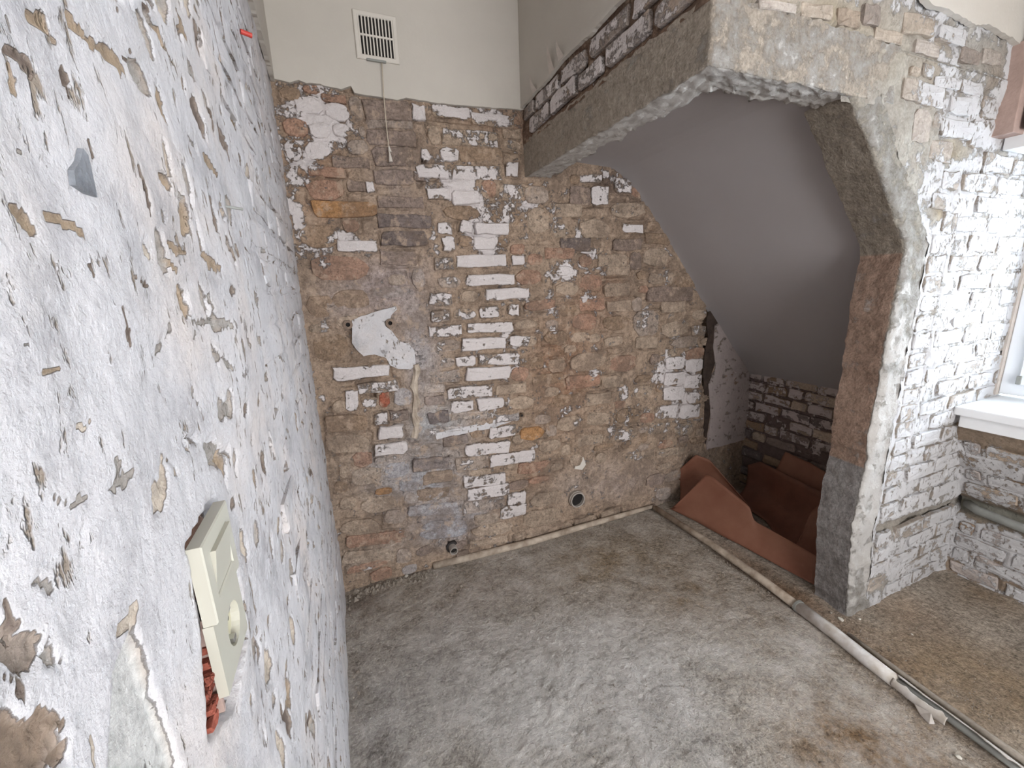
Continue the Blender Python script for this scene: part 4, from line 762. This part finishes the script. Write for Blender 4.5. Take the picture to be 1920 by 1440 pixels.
# pipes in the back wall
def ring(name, c, r0, r1, depth0, depth1, mat, parent, n=28):
    V = []; F = []
    for (r, d) in ((r1, depth0), (r1, depth1), (r0, depth1), (r0, depth0)):
        for k in range(n): q = 2*math.pi*k/n; V.append((c[0]+r*math.cos(q), YB-d, c[1]+r*math.sin(q)))
    for j in range(3):
        for k in range(n): F.append([j*n+k, j*n+(k+1) % n, (j+1)*n+(k+1) % n, (j+1)*n+k])
    return mesh_np(name, np.array(V), F, MT[mat], parent, smooth=False)
def disc(name, c, r, d, mat, parent):
    return MB().tube([(c[0], YB-d, c[1]), (c[0], YB-d-.001, c[1])], r, 24).build(name, MT[mat], parent)
c1 = bw(1077, 932); dp = empty('drain_pipe', (c1[0], YB-.04, c1[1])); tag(dp, 'open grey drain pipe stub near the floor of the back wall', 'pipe')
ring('pipe_wall', c1, .043, .050, -.1, .045, 'pvc', dp); ring('socket_rim', c1, .0435, .053, .020, .030, 'pvc', dp); disc('pipe_bore', c1, .0428, .024, 'black', dp)
c2 = bw(847, 1024); wp_ = empty('waste_pipe', (c2[0], YB-.05, c2[1])); tag(wp_, 'small waste pipe with black rubber collar at the foot of the back wall', 'pipe')
ring('rubber_collar', c2, .022, .034, -.02, .012, 'pvc_dark', wp_); ring('pipe_wall', (c2[0], c2[1]), .0185, .0225, -.02, .055, 'pvc', wp_); disc('pipe_bore', c2, .0184, .035, 'black', wp_)
for (x, y), lab in (((652, 608), 'left brass water pipe stub beside the white plaster remnant'), ((730, 605), 'right brass water pipe stub over the white plaster remnant')):
    c3 = bw(x, y); t = empty('water_pipe', (c3[0], YB-.03, c3[1])); tag(t, lab, 'pipe')
    ring('fitting', c3, .011, .021, -.02, .030, 'brass', t); ring('thread', c3, .010, .014, .0, .036, 'brass', t); disc('pipe_bore', c3, .0105, .020, 'black', t)
c4 = bw(977, 778); t = empty('conduit_stub', (c4[0], YB-.01, c4[1])); tag(t, 'tiny dark conduit hole in the middle of the back wall', 'conduit')
ring('sleeve', c4, .007, .010, -.02, .012, 'brass', t); disc('pipe_bore', c4, .0068, .009, 'black', t)

# skirting conduit at the foot of the back wall
pts = [hit(x, y, 2, .015) for x, y in [(812, 1061), (900, 1040), (1000, 1015), (1100, 985), (1180, 962), (1228, 948)]]
q = MB(); q.tube([tuple(pp_) for pp_ in pts], [.020, .021, .020, .019, .017, .012], 14, jit=.05)
o = q.build('skirting_pipe', MT['pipe2'], None, smooth=True); tag(o, 'thin dusty beige pipe lying along the foot of the back wall', 'pipe')
# floor pipe on the right, split open at its near end
cond = empty('floor_pipe', (1.87, 1.0, 0)); tag(cond, 'pale dusty pipe running across the floor to the stair cupboard, split open near its end', 'pipe')
fp = [hit(x, y, 2, .018) for x, y in [(1228, 952), (1330, 1018), (1430, 1088), (1500, 1140)]]
MB().tube([tuple(p_) for p_ in fp], [.018, .020, .021, .0225], 16, jit=.04).build('thin_pipe', MT['pipe2'], cond, smooth=True)
fp = [hit(x, y, 2, .022) for x, y in [(1497, 1137), (1560, 1184), (1620, 1232), (1680, 1278)]]
MB().tube([tuple(p_) for p_ in fp], [.027, .0275, .027, .026], 18, jit=.015).build('sleeve', MT['pipe'], cond, smooth=True)
MB().tube([tuple(fp[0]+np.array([.002, .006, 0])), tuple(fp[0]-np.array([0, .006, 0]))], .0295, 18).build('joint_collar', MT['lead'], cond)
def halfpipe(px, r, a0, a1, rag, seed, name, mat):
    pt_ = [hit(x, y, 2, .022) for x, y in px]; m_ = 40; P = np.zeros((m_, 12, 3)); T = np.linspace(0, len(pt_)-1, m_)
    PX = np.array(pt_)
    for i, t in enumerate(T):
        p_ = np.array([np.interp(t, range(len(pt_)), PX[:, k]) for k in range(3)]); d_ = PX[-1]-PX[0]; d_ /= np.linalg.norm(d_); a = np.cross(d_, [0, 0, 1]); 
        e1 = a1+rag*float(fbm(i*.21, seed, 1., 3, seed))
        for j in range(12):
            q = a0+(e1-a0)*j/11; P[i, j] = p_+r*(math.cos(q)*a+math.sin(q)*np.array([0, 0, 1.]))
    o = grid(name, P, MT[mat], cond); 
    md = o.modifiers.new('s', 'SOLIDIFY'); md.thickness = .003; return o
halfpipe([(1678, 1277), (1730, 1318), (1790, 1362), (1860, 1415), (1930, 1468)], .026, math.radians(200), math.radians(105), .5, 3, 'split_sleeve', 'pipe')
halfpipe([(1678, 1277), (1730, 1318), (1780, 1352)], .026, math.radians(-20), math.radians(60), .35, 5, 'split_sleeve', 'pipe')
fp = [hit(x, y, 2, .020) for x, y in [(1665, 1266), (1720, 1303), (1780, 1346), (1850, 1398), (1940, 1464)]]
MB().tube([tuple(p_) for p_ in fp], .0135, 14).build('inner_pipe', MT['lead'], cond, smooth=True)
fp = [hit(x, y, 2, .006) for x, y in [(1590, 1188), (1650, 1232), (1740, 1298), (1830, 1362), (1940, 1440)]]
o = MB().tube([tuple(p_) for p_ in fp], [.008, .009, .010, .011, .012], 10, jit=.1).build('mortar_bead', MT['rubble'], cond, smooth=True)
sh = [hit(1755, 1345, 2, .01), hit(1765, 1358, 2, .01), hit(1772, 1370, 2, .012), hit(1745, 1385, 2, .005)]
slabp = np.array([hit(x, y, 2, z) for x, y, z in [(1715, 1322, .02), (1745, 1338, .03), (1752, 1358, .01), (1742, 1358, .004), (1725, 1340, .004)]])
V_ = np.concatenate([slabp, slabp+np.array([0, 0, .004])]); mesh_np('broken_shard', V_, [[0, 1, 2, 3, 4], [5, 6, 7, 8, 9]]+[[i, (i+1) % 5, 5+(i+1) % 5, 5+i] for i in range(5)], MT['pipe'], cond, smooth=False)

# hardboard sheets under the stair
def sheet(corners, label, mat, bow=(0, 0, 0), th=.004, rag=.004, seed=0):
    """corners: bottom edge pts list and top edge pts list of equal length"""
    B, T = [np.array(c, float) for c in corners]; nu, nv = 26, 14; k = np.linspace(0, len(B)-1, nu); P = np.zeros((nu, nv, 3)); bw_ = np.array(bow)
    for i, t in enumerate(k):
        b = np.array([np.interp(t, range(len(B)), B[:, a]) for a in range(3)]); tp = np.array([np.interp(t, range(len(T)), T[:, a]) for a in range(3)])
        for j in range(nv):
            s = j/(nv-1); P[i, j] = b*(1-s)+tp*s+bw_*math.sin(math.pi*s)*(.6+.4*math.sin(math.pi*i/(nu-1)))
            P[i, j] += np.array([.004*float(fbm(i*.2, j*.2, 1, 2, seed)), 0, .003*float(fbm(i*.5, j, 1, 2, seed+1))*s])
    P[..., 2] = np.maximum(P[..., 2], .009)
    o = grid('hardboard_sheet', P, MT[mat], None); md = o.modifiers.new('s', 'SOLIDIFY'); md.thickness = th
    return tag(o, label, 'board')
def hx(x, y, X): return tuple(hit(x, y, 0, X))
sheet(([(1.965, 2.035, .012), (2.0, 1.83, .012), (2.03, 1.58, .012), (2.05, 1.42, .012), (2.085, 1.12, .012)], [hx(1262, 952, 1.975), hx(1327, 887, 2.1), hx(1405, 950, 2.12), hx(1415, 978, 2.12), hx(1545, 1050, 2.14)]), 'front brown hardboard sheet with a pointed top, leaning just behind the floor pipe', 'board', (.012, 0, 0), seed=1)
sheet(([(2.09, 2.07, .012), (2.14, 1.98, .012), (2.22, 1.85, .012), (2.34, 1.70, .012)], [hx(1268, 885, 2.12), hx(1305, 853, 2.17), hx(1330, 862, 2.22), hx(1400, 945, 2.36)]), 'curved brown hardboard sheet standing against the back wall behind the pointed sheet', 'board', (.05, .02, 0), seed=2)
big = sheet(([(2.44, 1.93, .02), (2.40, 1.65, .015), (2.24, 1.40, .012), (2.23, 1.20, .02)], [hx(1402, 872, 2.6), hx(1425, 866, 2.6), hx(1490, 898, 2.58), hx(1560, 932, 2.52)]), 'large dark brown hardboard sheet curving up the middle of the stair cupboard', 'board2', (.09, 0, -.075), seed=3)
sheet(([hx(1452, 885, 2.64), hx(1500, 912, 2.64), hx(1560, 945, 2.60)], [hx(1472, 847, 2.70), hx(1515, 866, 2.70), hx(1575, 900, 2.68)]), 'rearmost hardboard sheet leaning on the far bricks of the stair cupboard', 'board', (0, 0, 0), seed=4)
cu = sheet(([(2.16, 1.40, .012), (2.19, 1.25, .012), (2.22, 1.13, .012)], [hx(1500, 1012, 2.34), hx(1520, 960, 2.44), hx(1560, 925, 2.50)]), None, 'board', (.05, 0, -.03), seed=6)
cu.name = 'curled_end'; cu['label'] = 'pale curled end of the sheet'; del cu['category']; cu.parent = big; cu.location = cu.location-big.location

# loose rubble
def pebble(c, r, mat, label=None, group=None, seed=0):
    rs_ = np.random.RandomState(seed); bm = bmesh.new(); bmesh.ops.create_icosphere(bm, subdivisions=1, radius=1)
    sc = rs_.uniform(.6, 1.3, 3)*r; sc[2] *= .6
    for v in bm.verts: v.co = Vector([v.co[k]*sc[k]*(1+rs_.uniform(-.25, .25)) for k in range(3)])
    V = np.array([v.co[:] for v in bm.verts]); F = [[v.index for v in f.verts] for f in bm.faces]; bm.free()
    V = V+np.array([c[0], c[1], max(c[2], 0)-V[:, 2].min()-.002]); o = mesh_np('rubble_piece', V, F, MT[mat], None, smooth=False)
    return tag(o, label, 'rubble', group)
for i, (x, y, r, mt_, lab) in enumerate([(1797, 1421, .008, 'rubble_w', 'white stone chip on the brown floor at the bottom right'), (1576, 1162, .014, 'rubble_w', 'pale mortar lump at the foot of the concrete pillar'), (1558, 1150, .010, 'rubble', 'grey mortar lump between the pillar foot and the floor pipe'), (762, 1082, .012, 'rubble_w', 'largest pale chip in the rubble at the foot of the back wall'), (672, 1262, .010, 'rubble', 'dark chip on the floor beside the left wall'), (925, 1104, .009, 'rubble', 'small brown clod on the floor in front of the back wall'), (1612, 1162, .006, 'rubble_w', 'yellowish chip on the floor right of the pillar foot'), (1710, 1190, .005, 'rubble_w', 'tiny white chip on the floor under the window'), (865, 1100, .009, 'rubble', 'grey clod on the floor left of the brown clod')]):
    p = hit(x, y, 2, 0); pebble((p[0], p[1], .001), r, mt_, lab, seed=i)
mb = MB(); rr = np.random.RandomState(8)
def scat(n, fx, fy, r0, r1):
    for i in range(n):
        x = fx(); y = fy(); r = rr.uniform(r0, r1); a = rr.uniform(0, 6.28)
        v = [(x+r*math.cos(a+k*1.57)*rr.uniform(.6, 1.2), y+r*math.sin(a+k*1.57)*rr.uniform(.6, 1.2), -.003) for k in range(4)]+[(x, y, r*rr.uniform(.6, 1.1)+.001)]
        mb.add(v, [[0, 1, 4], [1, 2, 4], [2, 3, 4], [3, 0, 4]])
scat(220, lambda: rr.uniform(-.1, .34), lambda: YB-.015-abs(rr.normal(0, .03)), .003, .012)
scat(160, lambda: XL+.015+abs(rr.normal(0, .025)), lambda: rr.uniform(.6, 2.1), .002, .008)
scat(260, lambda: rr.uniform(.3, 1.85), lambda: YB-.085-abs(rr.normal(0, .03)), .002, .006)
scat(55, lambda: rr.uniform(-.1, .30), lambda: YB-.02-abs(rr.normal(0, .03)), .008, .022)
scat(160, lambda: 1.85-abs(rr.normal(0, .03)), lambda: rr.uniform(.3, 2.0), .002, .006)
scat(1300, lambda: rr.uniform(-.1, 1.84), lambda: rr.uniform(.25, 2.05), .0012, .0038)
o = mb.build('floor_grit', MT['rubble'], None); tag(o, 'fine mortar grit scattered over the floor and along the walls', 'grit', kind='stuff')
mb = MB()
scat(120, lambda: 1.95+abs(rr.normal(0, .05)), lambda: rr.uniform(.3, .9), .002, .006)
scat(200, lambda: rr.uniform(1.95, 2.7), lambda: rr.uniform(.2, .9), .0012, .0034)
o = mb.build('floor_grit', MT['rubble'], None); tag(o, 'fine mortar grit on the brown floor below the window', 'grit', kind='stuff')
